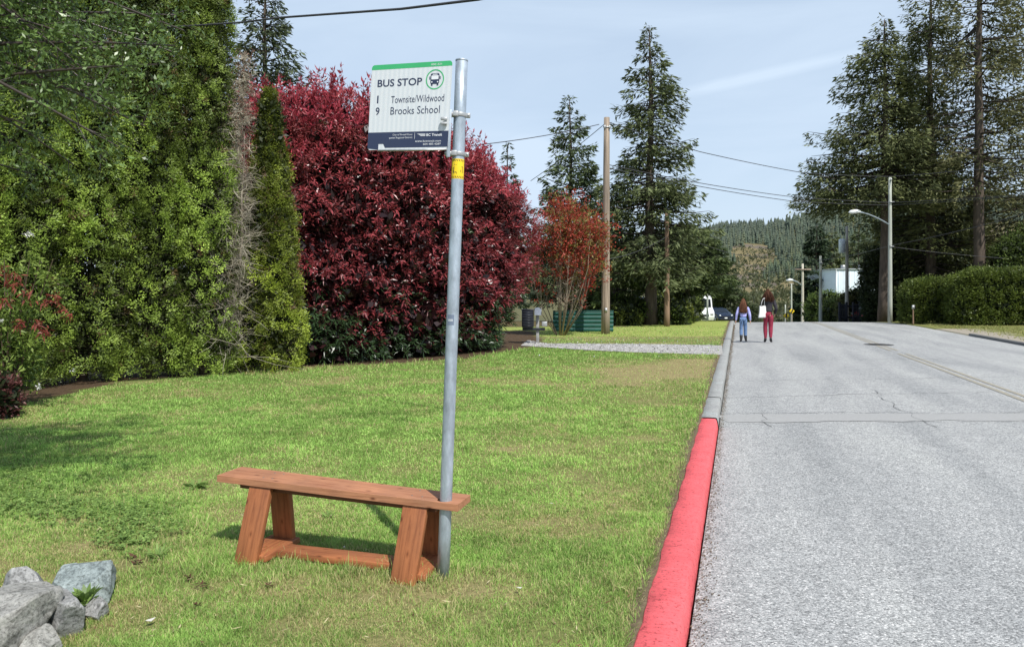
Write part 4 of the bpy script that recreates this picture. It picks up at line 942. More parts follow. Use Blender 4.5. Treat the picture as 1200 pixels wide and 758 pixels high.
def weed_patch(name, label, region, n, leaf, c0, c1, seed, hh=.09, stuff=True, asp=.75, cat='weeds'):
    r = np.random.default_rng(seed); pts = []
    for (px, py, rx, ry, w_) in region:
        k = int(n*w_); q = r.normal(size=(k, 2))*[rx, ry]; pts += [gp(px+a_, py+b_) for a_, b_ in q]
    pts = np.array(pts); m_ = len(pts); h = r.uniform(.02, hh, m_)
    cen = np.stack([pts[:, 0], pts[:, 1], lawn_z(pts[:, 0], pts[:, 1])+h], 1); acc = Acc()
    acc.segs(cen-[[0, 0, 1]]*h[:, None], cen, .0012, .001, np.array([.12, .18, .05]), 3)
    i = np.repeat(np.arange(m_), 3); az = np.tile([0, 2.1, 4.2], m_)+np.repeat(r.uniform(0, 2, m_), 3)
    D = nrm(np.stack([np.cos(az), np.sin(az), .15+0*az], 1)+r.normal(0, .2, (3*m_, 3))); S = nrm(np.cross(D, [0, 0, 1.])+r.normal(0, .15, (3*m_, 3)))
    a = r.random((3*m_, 1)); acc.kites(cen[i], D, S, leaf*r.uniform(.7, 1.3, 3*m_), leaf*asp*r.uniform(.8, 1.2, 3*m_), np.array(c0)*(1-a)+np.array(c1)*a, mid=.6)
    o = acc.build(name, M_leaf); tag(o, label, cat, kind='stuff' if stuff else None); return o
weed_patch('clover_patch', 'bright green clover and small leafy weeds spreading at the left', [(40, 590, 38, 12, .3), (110, 600, 45, 12, .3), (160, 612, 26, 14, .25), (60, 560, 40, 12, .15), (150, 635, 25, 8, .1)], 1150, .024, (.13, .22, .055), (.30, .44, .12), 71, .05)
def rosette(label, px, py, R, n, seed, up=.5, c0=(.12, .2, .05), c1=(.26, .38, .1), asp=.18, zoff=0., Y=None, grp=None):
    x, y = gp(px, py); r = np.random.default_rng(seed); t = None
    z = float(lawn_z(x, y)) if zoff == 0 else zoff
    az = r.uniform(0, 6.28, n); D = nrm(np.stack([np.cos(az), np.sin(az), up*r.uniform(.3, 1.6, n)], 1)); S = nrm(np.cross(D, [0, 0, 1.])+r.normal(0, .2, (n, 3)))
    acc = Acc(); a = r.random((n, 1)); L = R*r.uniform(.5, 1.15, n); acc.kites(r.normal(0, R*.08, (n, 3))*[1, 1, .2], D, S, L, L*asp, np.array(c0)*(1-a)+np.array(c1)*a, droop=.25, mid=.55)
    o = acc.build('weed', M_leaf); o.location = (x, y, z); tag(o, label, 'weed', grp); return o
rosette('green rosette weed on the lawn left of the bench', 228, 571, .15, 46, 81)
rosette('leafy weed growing up between the grey rocks', 100, 723, .12, 70, 82, up=1.5, zoff=.15)
rosette('small weed tuft left of the bench foot', 186, 655, .12, 40, 83, up=.9, asp=.1)
rosette('flat weed under the bench', 384, 607, .09, 30, 84)
rosette('weed in the lawn near the red kerb', 660, 600, .06, 24, 85)

# ------------------------------------------------------------------ rocks
def rock_mat(name, a, b_, vein):
    m, nt, b, out = new_mat(name); v = mapping(nt, coord='Object')
    n = N(nt, 'ShaderNodeTexNoise', Scale=11., Detail=10., Roughness=.72, Distortion=.5); nt.links.new(v, n.inputs['Vector'])
    c1 = ramp(nt, n.outputs['Fac'], [(.36, a), (.47, b_), (.62, tuple(min(1, c*1.3) for c in b_)), (.72, vein)])
    n2 = N(nt, 'ShaderNodeTexNoise', Scale=60., Detail=6., Roughness=.8); nt.links.new(v, n2.inputs['Vector'])
    c2 = ramp(nt, n2.outputs['Fac'], [(.38, (.42, .42, .39)), (.48, (.95, .95, .95)), (.66, (1.35, 1.35, 1.32))])
    mx = N(nt, 'ShaderNodeMix', data_type='RGBA', blend_type='MULTIPLY'); mx.inputs[0].default_value = 1
    nt.links.new(c1, mx.inputs[6]); nt.links.new(c2, mx.inputs[7]); nt.links.new(mx.outputs[2], b.inputs['Base Color']); b.inputs['Roughness'].default_value = .85
    bp = N(nt, 'ShaderNodeBump', Strength=.9, Distance=.012); nt.links.new(n.outputs['Fac'], bp.inputs['Height'])
    bp2 = N(nt, 'ShaderNodeBump', Strength=.7, Distance=.004); nt.links.new(n2.outputs['Fac'], bp2.inputs['Height']); nt.links.new(bp.outputs[0], bp2.inputs['Normal'])
    nt.links.new(bp2.outputs['Normal'], b.inputs['Normal']); return m
M_r1 = rock_mat('grey_rock', (.13, .13, .125), (.29, .29, .285), (.5, .5, .48))
M_r2 = rock_mat('bluish_rock', (.11, .135, .135), (.24, .28, .275), (.42, .45, .44))
M_r3 = rock_mat('speckled_rock', (.11, .105, .095), (.27, .265, .245), (.42, .42, .38))
def rock(label, px, py, Y, dims, seed, mat, rot):
    r = np.random.default_rng(seed); bm = bmesh.new(); bmesh.ops.create_icosphere(bm, subdivisions=5, radius=1)
    V = np.array([v.co[:] for v in bm.verts])
    for _ in range(17):
        n = nrm(r.normal(size=3)); d = r.uniform(.50, .80); s = V@n; V = V-np.maximum(s-d, 0)[:, None]*n
    nz = (vn(V[:, 0]+V[:, 2]*2, V[:, 1]-V[:, 2], .5, seed % 60)-.5)*.07+(vn(V[:, 0]-V[:, 2], V[:, 1]+V[:, 2], .16, seed % 60+1)-.5)*.045
    V = V*(1+nz)[:, None]*np.array(dims)*1.5
    for v, c in zip(bm.verts, V): v.co = c
    me = bpy.data.meshes.new('rock'); bm.to_mesh(me); bm.free()
    o = put('rock', me, None, mat); o.location = P(px, py, Y); o.rotation_euler = rot; return tag(o, label, 'rock')
rock('rounded light grey rock at the back left of the pile', 26, 692, 3.62, (.10, .10, .115), 301, M_r1, (.2, .1, .5))
rock('blue green rock at the back of the pile, beside the lawn', 90, 690, 3.70, (.16, .13, .135), 302, M_r2, (.1, .2, -.3))
rock('big speckled grey rock in the bottom left corner', 4, 737, 3.15, (.165, .14, .16), 303, M_r3, (.3, .5, .9))
rock('angular pale grey rock in front of the leafy weed', 74, 727, 3.32, (.105, .11, .135), 304, M_r1, (.6, .2, .2))
rock('pale chipped rock wedged between the corner rock and the upright one', 46, 756, 3.08, (.06, .07, .05), 311, M_r3, (.4, .1, 1.2))
rock('small grey rock at the right foot of the pile', 114, 716, 3.46, (.05, .05, .055), 305, M_r1, (.1, .7, .2))
rock('grey rock in the pile mostly below the picture edge', -42, 730, 3.4, (.14, .13, .13), 306, M_r3, (.1, .7, .2))
# small litter
def litter(name, label, px, py, size, colr, seed, cat, n=1, mat=M_vbark, grp=None, lift=.02):
    x, y = gp(px, py); r = np.random.default_rng(seed); acc = Acc()
    for j in range(n):
        az = r.uniform(0, 6.28); D = nrm(np.array([[math.cos(az), math.sin(az)*.6, r.uniform(-.1, .35)]])); S = nrm(np.cross(D, [[0, 0, 1.]])+r.normal(0, .25, (1, 3)))
        acc.kites(r.normal(0, size*.25, (1, 3))*(n > 1), D, S, size, size*.5, np.array([colr])*r.uniform(.7, 1.3))
    o = acc.build(name, mat); o.location = (x, y, float(lawn_z(x, y))+lift); return tag(o, label, cat, grp)
for k_, (px, py, s) in enumerate([(318, 690, .035), (236, 690, .035), (222, 682, .03), (230, 714, .03), (158, 662, .05), (668, 582, .02)]):
    litter('dry_leaf', ['curled dark brown leaf in front of the left bench legs', 'dark dry leaf on the lawn between rocks and bench', 'brown dry leaf just behind the dark one', 'brown leaf nearest the bottom edge', 'brown dead leaves on a bare patch behind the rocks', 'small dark leaf on the lawn left of the red kerb'][k_], px, py, s, (.09, .05, .03), 400+k_, 'leaf', 7)
for k_, (px, py, s) in enumerate([(210, 637, .045), (170, 736, .05), (648, 595, .03), (612, 697, .035), (404, 647, .03)]):
    litter('pale_scrap', ['small white scrap on the grass left of the bench', 'pale flat scrap on the lawn right of the rocks', 'tiny white scrap on the lawn toward the kerb', 'straw coloured scrap right of the pole foot', 'pale chip under the bench'][k_], px, py, s, (.6, .58, .52), 420+k_, 'scrap', 1, lift=.035)

acc = Acc(); n = 900; Y = 1/(1/2.7+(1/16-1/2.7)*rng.random(n)); X = PX(rng.uniform(-60, 830, n), Y); ok = (vlat(X, Y) < -.2) & (fbm(X, Y, .5, 97)+.25*rng.random(n) > .5); X, Y = X[ok], Y[ok]; n = len(X)
az = rng.uniform(0, 6.28, n); D = nrm(np.stack([np.cos(az), np.sin(az), rng.normal(0, .22, n)], 1)); S = nrm(np.cross(D, np.array([0, 0, 1.])+rng.normal(0, .3, (n, 3))))
cc = np.where((rng.random(n) < .35)[:, None], np.array([.16, .09, .05]), np.array([.48, .42, .24]))*rng.uniform(.5, 1.2, (n, 1))
acc.kites(np.stack([X, Y, lawn_z(X, Y)+rng.uniform(.012, .04, n)], 1), D, S, rng.uniform(.015, .06, n), rng.uniform(.002, .006, n)*(1+.1*Y), cc, mid=.5)
tag(acc.build('lawn_debris', M_vbark), 'straw, clippings and dead leaf bits lying in the lawn', 'debris', kind='stuff')
# ------------------------------------------------------------------ bench
def bench():
    yaw = -.293; tilt = .0316
    t = thing('bench', 'reddish stained wooden bench with slanted legs around the sign pole', 'bench', (-1.705, 4.275, .09), (0, 0, yaw))
    # local x along length, y to the back, z up ; top z .46 left, .413 right
    L, D, th = 1.486, .225, .038; Ht = .462
    def zt(x): return Ht-tilt*x
    bm = bmesh.new()
    outer = [(0, 0), (L, 0), (L-.0, D-.03), (0, D)]
    def loop(pts, z): 
        vs_ = [bm.verts.new((x, y, z)) for x, y in pts]; return [bm.edges.new((vs_[i], vs_[(i+1) % len(vs_)])) for i in range(len(vs_))]
    px_, py_ = 1.390, .052
    hole = [(px_+.038*math.cos(a), py_+.038*math.sin(a)) for a in np.linspace(0, 2*math.pi, 24, endpoint=False)]
    e = loop(outer, 0)+loop(hole, 0); bmesh.ops.triangle_fill(bm, use_beauty=True, use_dissolve=False, edges=e)
    ex = bmesh.ops.extrude_face_region(bm, geom=bm.faces[:]); vs_ = [q for q in ex['geom'] if isinstance(q, bmesh.types.BMVert)]; bmesh.ops.translate(bm, vec=(0, 0, -th), verts=vs_)
    bmesh.ops.recalc_face_normals(bm, faces=bm.faces[:])
    for v in bm.verts: v.co.z += zt(v.co.x)
    me = bpy.data.meshes.new('seat'); bm.to_mesh(me); bm.free(); o = put('seat', me, t, M_benchtop)
    md = o.modifiers.new('bevel', 'BEVEL'); md.width = .004; md.segments = 2; md.limit_method = 'ANGLE'; md.angle_limit = .7
    def plank(name, a, b_, wv, tv, mat=M_bench, mid=None):
        """board from point a to b_ (centre line); wv half-width vector, tv half-thickness vector; own axes so grain runs along"""
        a, b_, wv, tv = map(lambda q: np.array(q, float), (a, b_, wv, tv)); Lk = np.linalg.norm(b_-a)
        X_ = (b_-a)/Lk; hw, ht = np.linalg.norm(wv), np.linalg.norm(tv)
        V = [a-wv-tv, a+wv-tv, a+wv+tv, a-wv+tv, b_-wv-tv, b_+wv-tv, b_+wv+tv, b_-wv+tv]; V = np.array(V)
        # local frame
        Y_ = nrm(wv-X_*(wv@X_)); Z_ = np.cross(X_, Y_); R = np.stack([X_, Y_, Z_], 1); c = (a+b_)/2
        acc = Acc(); acc.add((V-c)@R, F4=np.array([[0, 3, 2, 1], [4, 5, 6, 7], [0, 1, 5, 4], [1, 2, 6, 5], [2, 3, 7, 6], [3, 0, 4, 7]]))
        o = acc.build(name, mat, t); bm = bmesh.new(); bm.from_mesh(o.data); bmesh.ops.recalc_face_normals(bm, faces=bm.faces[:]); bm.to_mesh(o.data); bm.free()
        M4 = Matrix.Identity(4)
        for i in range(3):
            for j in range(3): M4[i][j] = R[i, j]
            M4[i][3] = c[i]
        o.matrix_local = M4
        md = o.modifiers.new('bevel', 'BEVEL'); md.width = .004; md.segments = 2; md.limit_method = 'ANGLE'; md.angle_limit = .7
        return o
    for x, dxt in ((.262, .018), (1.22, .018)):
        z1 = zt(x)-th-.002
        plank('leg', (x-.008, -.085, -.02), (x+dxt, .030, z1), (.07, 0, 0), (0, .019, 0))
        plank('leg', (x+.012, .272, -.02), (x+dxt+.014, .185, z1), (.066, 0, 0), (0, .019, 0))
        plank('foot', (x+.012, -.062, .035), (x+.012, .277, .035), (.098, 0, 0), (0, 0, .018))
    ms = simple('screw_steel', (.22, .2, .18), .5, .6)
    for x, y in ((.27, .06), (.33, .06), (.27, .17), (.33, .17), (1.2, .06), (1.26, .06), (1.2, .165), (1.26, .165)):
        acc = Acc(); acc.tube([(x, y, zt(x)-.004), (x, y, zt(x)+.0012)], .0052, (.5,)*3, 10); acc.build('screw', ms, o)
    z1 = lambda x: zt(x)-th-.019-.001
    plank('seat_support', (.115, .112, z1(.115)), (1.34, .112, z1(1.34)), (0, .058, 0), (0, 0, .0175), simple('dark_stained_board', (.13, .05, .022), .7))
    plank('stretcher', (.325, .105, .03), (1.135, .105, .03), (0, .065, 0), (0, 0, .019))
bench()

# ------------------------------------------------------------------ bus stop
def text_verts(txt, x0, x1, y0, y1, bold=0., align=None):
    cu = bpy.data.curves.new('t', 'FONT'); cu.body = txt; cu.offset = bold; cu.resolution_u = 3; cu.fill_mode = 'FRONT'
    o = bpy.data.objects.new('t', cu); col.objects.link(o); bpy.context.view_layer.update()
    me = bpy.data.meshes.new_from_object(o.evaluated_get(bpy.context.evaluated_depsgraph_get()))
    V = np.array([v.co[:] for v in me.vertices]); fs = [tuple(p.vertices) for p in me.polygons]
    bpy.data.objects.remove(o); bpy.data.curves.remove(cu); bpy.data.meshes.remove(me)
    mn, mxx = V.min(0), V.max(0)
    V[:, 0] = x0+(V[:, 0]-mn[0])/(mxx[0]-mn[0])*(x1-x0); V[:, 1] = y0+(V[:, 1]-mn[1])/(mxx[1]-mn[1])*(y1-y0)
    return V[:, :2], fs
def bus_stop():
    t = thing('bus_stop_sign', 'tall galvanised pole with a white bus stop sign, green top band and navy foot band', 'sign', (-.366, 3.92, .07), (0, math.radians(2.07), 0))
    acc = Acc(); zz = np.linspace(0, 2.76, 12); acc.tube([(0, 0, z) for z in zz], .0325, (.5, .5, .5), 32); o = acc.build('pole', M_galv, t, smooth=False)
    o.data.polygons.foreach_set('use_smooth', [len(p.vertices) == 4 for p in o.data.polygons])
    acc = Acc(); acc.tube([(0, 0, 2.7601), (0, 0, 2.768)], .0335, (.5, .5, .5), 32); acc.build('cap', M_galv, t)
    W, Hh = .485, .463
    # panel frame: local x to the right, y up, z toward the viewer
    pn = bpy.data.objects.new('tmp', None)
    M_pan = sign_mat()
    def roundrect(w_, h_, r_, z0, z1):
        pts = []
        for cx, cy, a0 in ((w_-r_, r_, -90), (w_-r_, h_-r_, 0), (r_, h_-r_, 90), (r_, r_, 180)):
            for k in range(6): a = math.radians(a0+k*18); pts.append((cx+r_*math.cos(a), cy+r_*math.sin(a)))
        return pts
    pts = roundrect(W, Hh, .018, 0, 0); n = len(pts)
    bm = bmesh.new(); f = bm.faces.new([bm.verts.new((x, y, 0)) for x, y in pts]); ex = bmesh.ops.extrude_face_region(bm, geom=[f])
    bmesh.ops.translate(bm, vec=(0, 0, -.003), verts=[q for q in ex['geom'] if isinstance(q, bmesh.types.BMVert)]); bmesh.ops.recalc_face_normals(bm, faces=bm.faces[:])
    me = bpy.data.meshes.new('sign_panel'); bm.to_mesh(me); bm.free(); pan = put('sign_panel', me, t, M_pan)
    yaw = -math.radians(20.5)
    # panel lower-right corner sits just left of the pole
    R3 = Matrix.Rotation(math.radians(1.2), 4, 'Y') @ Matrix.Rotation(yaw, 4, 'Z') @ Matrix.Rotation(math.radians(90), 4, 'X')
    br = Vector((-.054, -.045, 2.287)); off = R3 @ Vector((W, 0, 0))
    pan.matrix_local = Matrix.Translation(br-off) @ R3
    def flat(name, polys, colr, lift, rough=.5):
        V = []; fs = []
        for P2, F2 in polys:
            b0 = len(V); V += [(x, y, lift) for x, y in P2]; fs += [tuple(i+b0 for i in f) for f in F2]
        me = bpy.data.meshes.new(name); me.from_pydata(V, [], fs); me.update()
        return put(name, me, pan, simple(name+'_paint', colr, rough, var=.04))
    def T(s, u0, u1, v0, v1, bold=0.): return text_verts(s, u0*W, u1*W, (1-v1)*Hh, (1-v0)*Hh, bold)
    navy = (.030, .042, .09); green = (.05, .42, .16)
    gb = [q for q in pts if q[1] > Hh*.9]; ys = Hh*(1-.058)
    gp_ = [(W, ys)]+[q for q in pts if q[1] > ys]+[(0, ys)]
    flat('green_band', [(gp_, [tuple(range(len(gp_)))])], green, .0005)
    yb = Hh*.205; bp_ = [q for q in pts if q[1] < yb and q[0] < W/2]; bq = [q for q in pts if q[1] < yb and q[0] >= W/2]
    y0 = Hh*.022
    poly = [(0, yb), (0, .018), (.004, .007), (.14*W, .001), (.14*W, Hh*.068), (.2*W, Hh*.068), (.225*W, y0), (W, y0), (W, yb)]
    flat('navy_band', [(poly, [tuple(range(len(poly)))])], navy, .0005)
    items = [T('BUS STOP', .085, .645, .175, .262, .018), T('1', .090, .108, .362, .452), T('9', .08, .13, .500, .592, .012),
             T('Townsite/Wildwood', .27, .925, .375, .458), T('Brooks School', .27, .88, .503, .592)]
    for it in items: flat('lettering', [it], navy, .0009)
    sm = [T('City of Powell River', .315, .565, .818, .842), T('qathet Regional District', .27, .565, .853, .877),
          T('BC Transit', .735, .925, .822, .852, .02), T('www.bctransit.com', .60, .915, .895, .918), T('604-485-4287', .70, .915, .932, .953),
          T('000 221', .745, .875, .022, .042)]
    sm.append(([(.590*W, Hh*.19), (.5935*W, Hh*.19), (.5935*W, Hh*.12), (.590*W, Hh*.12)], [(0, 1, 2, 3)]))
    # swoosh bars left of the name
    for k in range(3):
        y = Hh*(.178-k*.0105); x0 = (.62+k*.018)*W; sm.append(([(x0, y), (.725*W, y-.0005), (.72*W, y-.0032), (x0+.012*W, y-.003)], [(0, 1, 2, 3)]))
    for it in sm: flat('small_lettering', [it], (.75, .77, .8), .0012)
    # bus emblem in a ring
    cx, cy, R0 = .80*W, Hh*(1-.205), .0535
    q = 40; an = np.linspace(0, 2*math.pi, q, endpoint=False)
    ring = [(cx+r_*math.cos(a), cy+r_*math.sin(a)) for r_ in (R0, R0-.0062) for a in an]; flat('emblem_ring', [(ring, [(j, (j+1) % q, q+(j+1) % q, q+j) for j in range(q)])], green, .0009)
    def rr(x0, y0, x1, y1, r_):
        o = []
        for a_, b_, s in ((x1-r_, y0+r_, -90), (x1-r_, y1-r_, 0), (x0+r_, y1-r_, 90), (x0+r_, y0+r_, 180)):
            for k in range(5): a = math.radians(s+k*22.5); o.append((cx+a_+r_*math.cos(a), cy+b_+r_*math.sin(a)))
        return (o, [tuple(range(len(o)))])
    flat('bus_emblem', [rr(-.026, -.024, .026, .032, .009), rr(-.022, -.033, -.012, -.020, .002), rr(.012, -.033, .022, -.020, .002), rr(-.033, .0, -.0275, .016, .001), rr(.0275, .0, .033, .016, .001)], navy, .0010)
    flat('bus_emblem_glass', [rr(-.021, .0, .021, .021, .003), rr(-.014, .0245, .014, .0282, .001), rr(-.021, -.017, -.013, -.010, .003), rr(.013, -.017, .021, -.010, .003)], (.74, .77, .8), .0013)
    # bottom lip
    acc = Acc(); acc.box((W/2+.06*W, -.003, -.004), (W*.86, .007, .012)); acc.build('lip', M_steel, pan)
    # clamps and bracket channel on the pole
    for z in (2.475, 2.268):
        acc = Acc(); acc.tube([(0, 0, z-.011), (0, 0, z+.011)], .0375, (.5, .5, .5), 28); acc.box((-.052, -.008, z), (.04, .022, .024)); acc.box((.045, 0, z), (.022, .02, .024)); acc.box((-.02, -.037, z), (.03, .014, .028))
        c = bev('clamp', acc, M_steel, t, .003)
        acc = Acc(); acc.tube([(-.07, -.024, z), (-.05, -.024, z)], .007, (.5,)*3, 6); acc.build('bolt', M_steel, c); acc = Acc(); acc.tube([(.047, -.014, z), (.047, .016, z)], .006, (.5,)*3, 6); acc.build('bolt', M_steel, c)
    acc = Acc(); acc.box((-.058, -.022, 2.37), (.006, .034, .25)); acc.box((-.050, -.037, 2.37), (.02, .004, .25)); bev('bracket', acc, M_galv, t, .002)
    acc = Acc(); acc.box((-.078, -.05, 2.442), (.034, .012, .016)); acc.box((-.078, -.05, 2.418), (.034, .012, .012)); bev('bolt_plate', acc, M_steel, t, .002)
    # yellow hazard sticker: curved sheet
    def sheet(name, z0, z1, a0, a1, r_, colr):
        a = np.radians(np.linspace(a0, a1, 12)); V = np.array([(r_*math.cos(x), r_*math.sin(x), z) for z in (z0, z1) for x in a]); nn = len(a)
        return meshobj(name, V, np.array([[j, j+1, nn+j+1, nn+j] for j in range(nn-1)]), simple(name+'_paint', colr, .5, var=.06), t)
    st = sheet('hazard_sticker', 2.135, 2.240, 195, 352, .0329, (.86, .60, .02))
    V = []; fs = []
    def patch(a0, z0, a1, z1, sk=0.):
        b0 = len(V)
        for (a, z) in ((a0, z0), (a1, z0), (a1+sk, z1), (a0+sk, z1)): V.append((.0332*math.cos(math.radians(a)), .0332*math.sin(math.radians(a)), z))
        fs.append((b0, b0+1, b0+2, b0+3))
    for k in range(9):
        for z in (2.138, 2.226): patch(198+k*16.5, z, 205+k*16.5, z+.011, 7)
    for (a, z, b_, h) in ((225, 2.165, 6, .03), (232, 2.16, 5, .02), (243, 2.166, 16, .005), (236, 2.183, 4, .016), (300, 2.17, 5, .012), (318, 2.165, 5, .034), (310, 2.196, 12, .004), (238, 2.205, 22, .004), (238, 2.213, 30, .004), (262, 2.16, 4, .01)): patch(a, z, a+b_, z+h)
    me = bpy.data.meshes.new('hazard_marks'); me.from_pydata(V, [], fs); put('hazard_marks', me, st, simple('hazard_black', (.03, .03, .025), .6))
    s2 = sheet('grey_sticker', 1.365, 1.42, 225, 290, .0329, (.16, .2, .27)); sheet('label_strip', 1.385, 1.397, 232, 280, .0331, (.42, .46, .5))
def sign_mat():
    m, nt, b, out = new_mat('sign_face'); v = mapping(nt)
    wv = N(nt, 'ShaderNodeTexWave', Scale=11., Distortion=.0); wv.bands_direction = 'X'; nt.links.new(v, wv.inputs['Vector'])
    nt.links.new(ramp(nt, wv.outputs['Fac'], [(.2, (.60, .64, .67)), (.8, (.66, .69, .71))]), b.inputs['Base Color']); b.inputs['Roughness'].default_value = .35; return m
bus_stop()

# ------------------------------------------------------------------ poles
def pole(name, label, px, Y, top_py, r0, mat, X=None, cat='utility pole', lean=0.):
    X = PX(px, Y) if X is None else X; z0 = float(gz(X, Y))-.1; H = PZ(top_py, Y)-z0
    t = thing(name, label, cat, (X, Y, z0)); acc = Acc()
    zz = np.linspace(0, H, 8); acc.tube(np.stack([lean*zz/H, 0*zz, zz], 1), r0*(1-.35*zz/H), (.5,)*3, 14); acc.build('pole', mat, t, smooth=True)
    return t, H
t1, H1 = pole('utility_pole', 'tall tan wooden utility pole at the end of the gravel driveway', 709.5, 27.7, 138, .165, M_pole, lean=.05)
acc = Acc(); 
for s in (-1, 1): acc.tube([(s*.09+.05, -.1, H1-.45), (s*.09+.05, -.1, H1-.3)], .035, (.5,)*3, 8)
acc.box((.05, -.1, H1-.37), (.3, .05, .05)); acc.build('insulator', M_steel, t1)
acc = Acc(); acc.box((0, -.168, 1.0), (.1, .01, .16)); acc.build('tag_plate', M_steel, t1)
t2, H2 = pole('utility_pole', 'short brown wooden pole right of the big fir trunk', 781.5, 34, 250, .14, M_pole2)
acc = Acc(); acc.tube([(0, -.08, H2-.2), (0, -.2, H2-.2)], .03, (.5,)*3, 8); acc.build('insulator', M_steel, t2)
# street light
t3, H3 = pole('street_light', 'pale pole with a long curved street lamp arm beside the clipped hedge', 1043, 42.5, 208, .13, M_pole3, cat='street light')
zb = PZ(264, 42.5)-t3.location.z; e = P(1006, 248.5, 41.5)-np.array(t3.location)
acc = Acc(); s = np.linspace(0, 1, 9); acc.tube(np.stack([e[0]*s, e[1]*s, zb+(e[2]-zb)*(1-(1-s)**1.6)], 1), .04, (.5,)*3, 8); acc.build('arm', M_galv, t3, smooth=True)
acc = Acc(); acc.tube([e+[.1, 0, .02], e+[-.12, 0, .03], e+[-.42, 0, .0], e+[-.55, 0, -.02]], [.06, .12, .11, .03], (.5,)*3, 10); acc.build('lamp', M_white, t3, smooth=True)
for z_, sz_ in ((H3-.15, (.08, .06, .12)), (PZ(237, 42.5)-t3.location.z, (.35, .05, .05)), (PZ(289, 42.5)-t3.location.z, (.3, .05, .05))):
    acc = Acc(); acc.box((0, -.14, z_), sz_); acc.build('insulator', M_steel, t3)
# transformer pole
t4, H4 = pole('utility_pole', 'grey wooden pole carrying a pale round transformer can', 992.5, 56, 265, .15, simple('grey_pole_wood', (.42, .39, .35), .9, stretch=(1, 1, .1)))
zc = PZ(288, 56)-t4.location.z
acc = Acc(); acc.tube([(-.42, -.1, zc-.55), (-.42, -.1, zc-.5), (-.42, -.1, zc+.45), (-.42, -.1, zc+.5)], [.17, .23, .23, .17], (.5,)*3, 16); tr_ = acc.build('transformer', simple('transformer_grey', (.7, .76, .8), .5), t4, smooth=True)
acc = Acc(); acc.tube([(-.5, -.1, zc+.5), (-.5, -.1, zc+.75)], .035, (.5,)*3, 8); acc.tube([(-.33, -.1, zc+.5), (-.33, -.1, zc+.75)], .035, (.5,)*3, 8); acc.build('bushing', M_steel, tr_)
for z_ in (zc+.2, zc-.3): acc = Acc(); acc.box((-.2, -.05, z_), (.35, .06, .06)); acc.build('bracket', M_steel, t4)
t5, H5 = pole('utility_pole', 'thin pale pole with the round green shrub at its foot', 961.5, 60, 300, .14, M_pole3)
acc = Acc(); acc.box((0, -.1, H5-.6), (.3, .08, .12)); acc.build('insulator', M_steel, t5)
t6, H6 = pole('utility_pole', 'pale distant pole with a wooden crossarm and small street lamp', 940.5, 74, 309, .16, simple('cream_pole', (.5, .47, .38), .8))
acc = Acc(); acc.box((0, -.16, PZ(316, 74)-t6.location.z), (1.6, .1, .14)); acc.build('crossarm', M_pole, t6)
acc = Acc(); zb = PZ(335, 74)-t6.location.z; e = P(928, 328, 73.)-np.array(t6.location); acc.tube([(0, 0, zb), ((e[0])*.5, e[1]*.5, (zb+e[2])/2+.1), e], .05, (.5,)*3, 7); acc.build('arm', M_galv, t6)
acc = Acc(); acc.tube([e+[.1, 0, 0], e+[-.2, 0, 0], e+[-.55, 0, -.05]], [.08, .15, .06], (.5,)*3, 8); acc.build('lamp', M_white, t6)
t7, H7 = pole('utility_pole', 'thin grey pole left of the crossarm pole', 927.5, 84, 333, .11, M_pole3)
acc = Acc(); acc.box((0, 0, H7+.03), (.5, .1, .06)); acc.build('cap', M_steel, t7)
t8, H8 = pole('marker_post', 'short grey post behind the yellow road signs', 920.3, 100, 357, .12, M_pole3, cat='post')
t9, H9 = pole('marker_post', 'slim pale post standing right of the white motorhome', 829, 58, 338, .09, M_pole3, cat='post')
ta, Ha = pole('marker_post', 'short grey post on the grass right of the brown pole', 798.5, 40, 358, .05, M_pole3, cat='post')
tb, Hb = pole('marker_post', 'small dark post in front of the clipped hedge', 1070, 37.5, 358, .045, M_pole2, cat='post')
acc = Acc(); acc.box((0, -.03, Hb-.08), (.14, .03, .2)); acc.build('plate', M_steel, tb)
# yellow warning signs
def warn(label, px, py, Y, s, mark):
    X = PX(px, Y); z0 = float(gz(X, Y)); zc = PZ(py, Y)-z0; t = thing('warning_sign', label, 'road sign', (X, Y, z0), group=None)
    acc = Acc(); acc.box((0, .03, zc/2), (.07, .04, zc+.3)); acc.build('post', M_pole, t)
    my = simple('yellow_sign', (.85, .62, .03), .5, var=.05); acc = Acc(); acc.box((0, 0, zc), (s, .01, s), M=Matrix.Rotation(math.radians(45), 3, 'Y')); pl_ = bev('plate', acc, my, t, .02)
    acc = Acc()
    if mark: acc.box((0, -.009, zc-.12), (s*.5, .006, .12)); acc.box((0, -.009, zc+.05), (s*.3, .006, .2)); acc.box((0, -.009, zc+.2), (.1, .006, .15))
    else: acc.box((.06, -.009, zc+.1), (.1, .006, .3)); acc.box((-.05, -.009, zc-.12), (.1, .006, .3))
    acc.build('symbol', M_black, pl_)
    if mark: acc = Acc(); acc.box((0, 0, zc-.82), (.42, .01, .3)); acc.build('tab_plate', my, t)
warn('yellow diamond road sign with a tab below, nearest the woman', 921.5, 370, 68, .42, True)
warn('smaller yellow diamond road sign at the right', 928, 364.5, 71, .38, False)

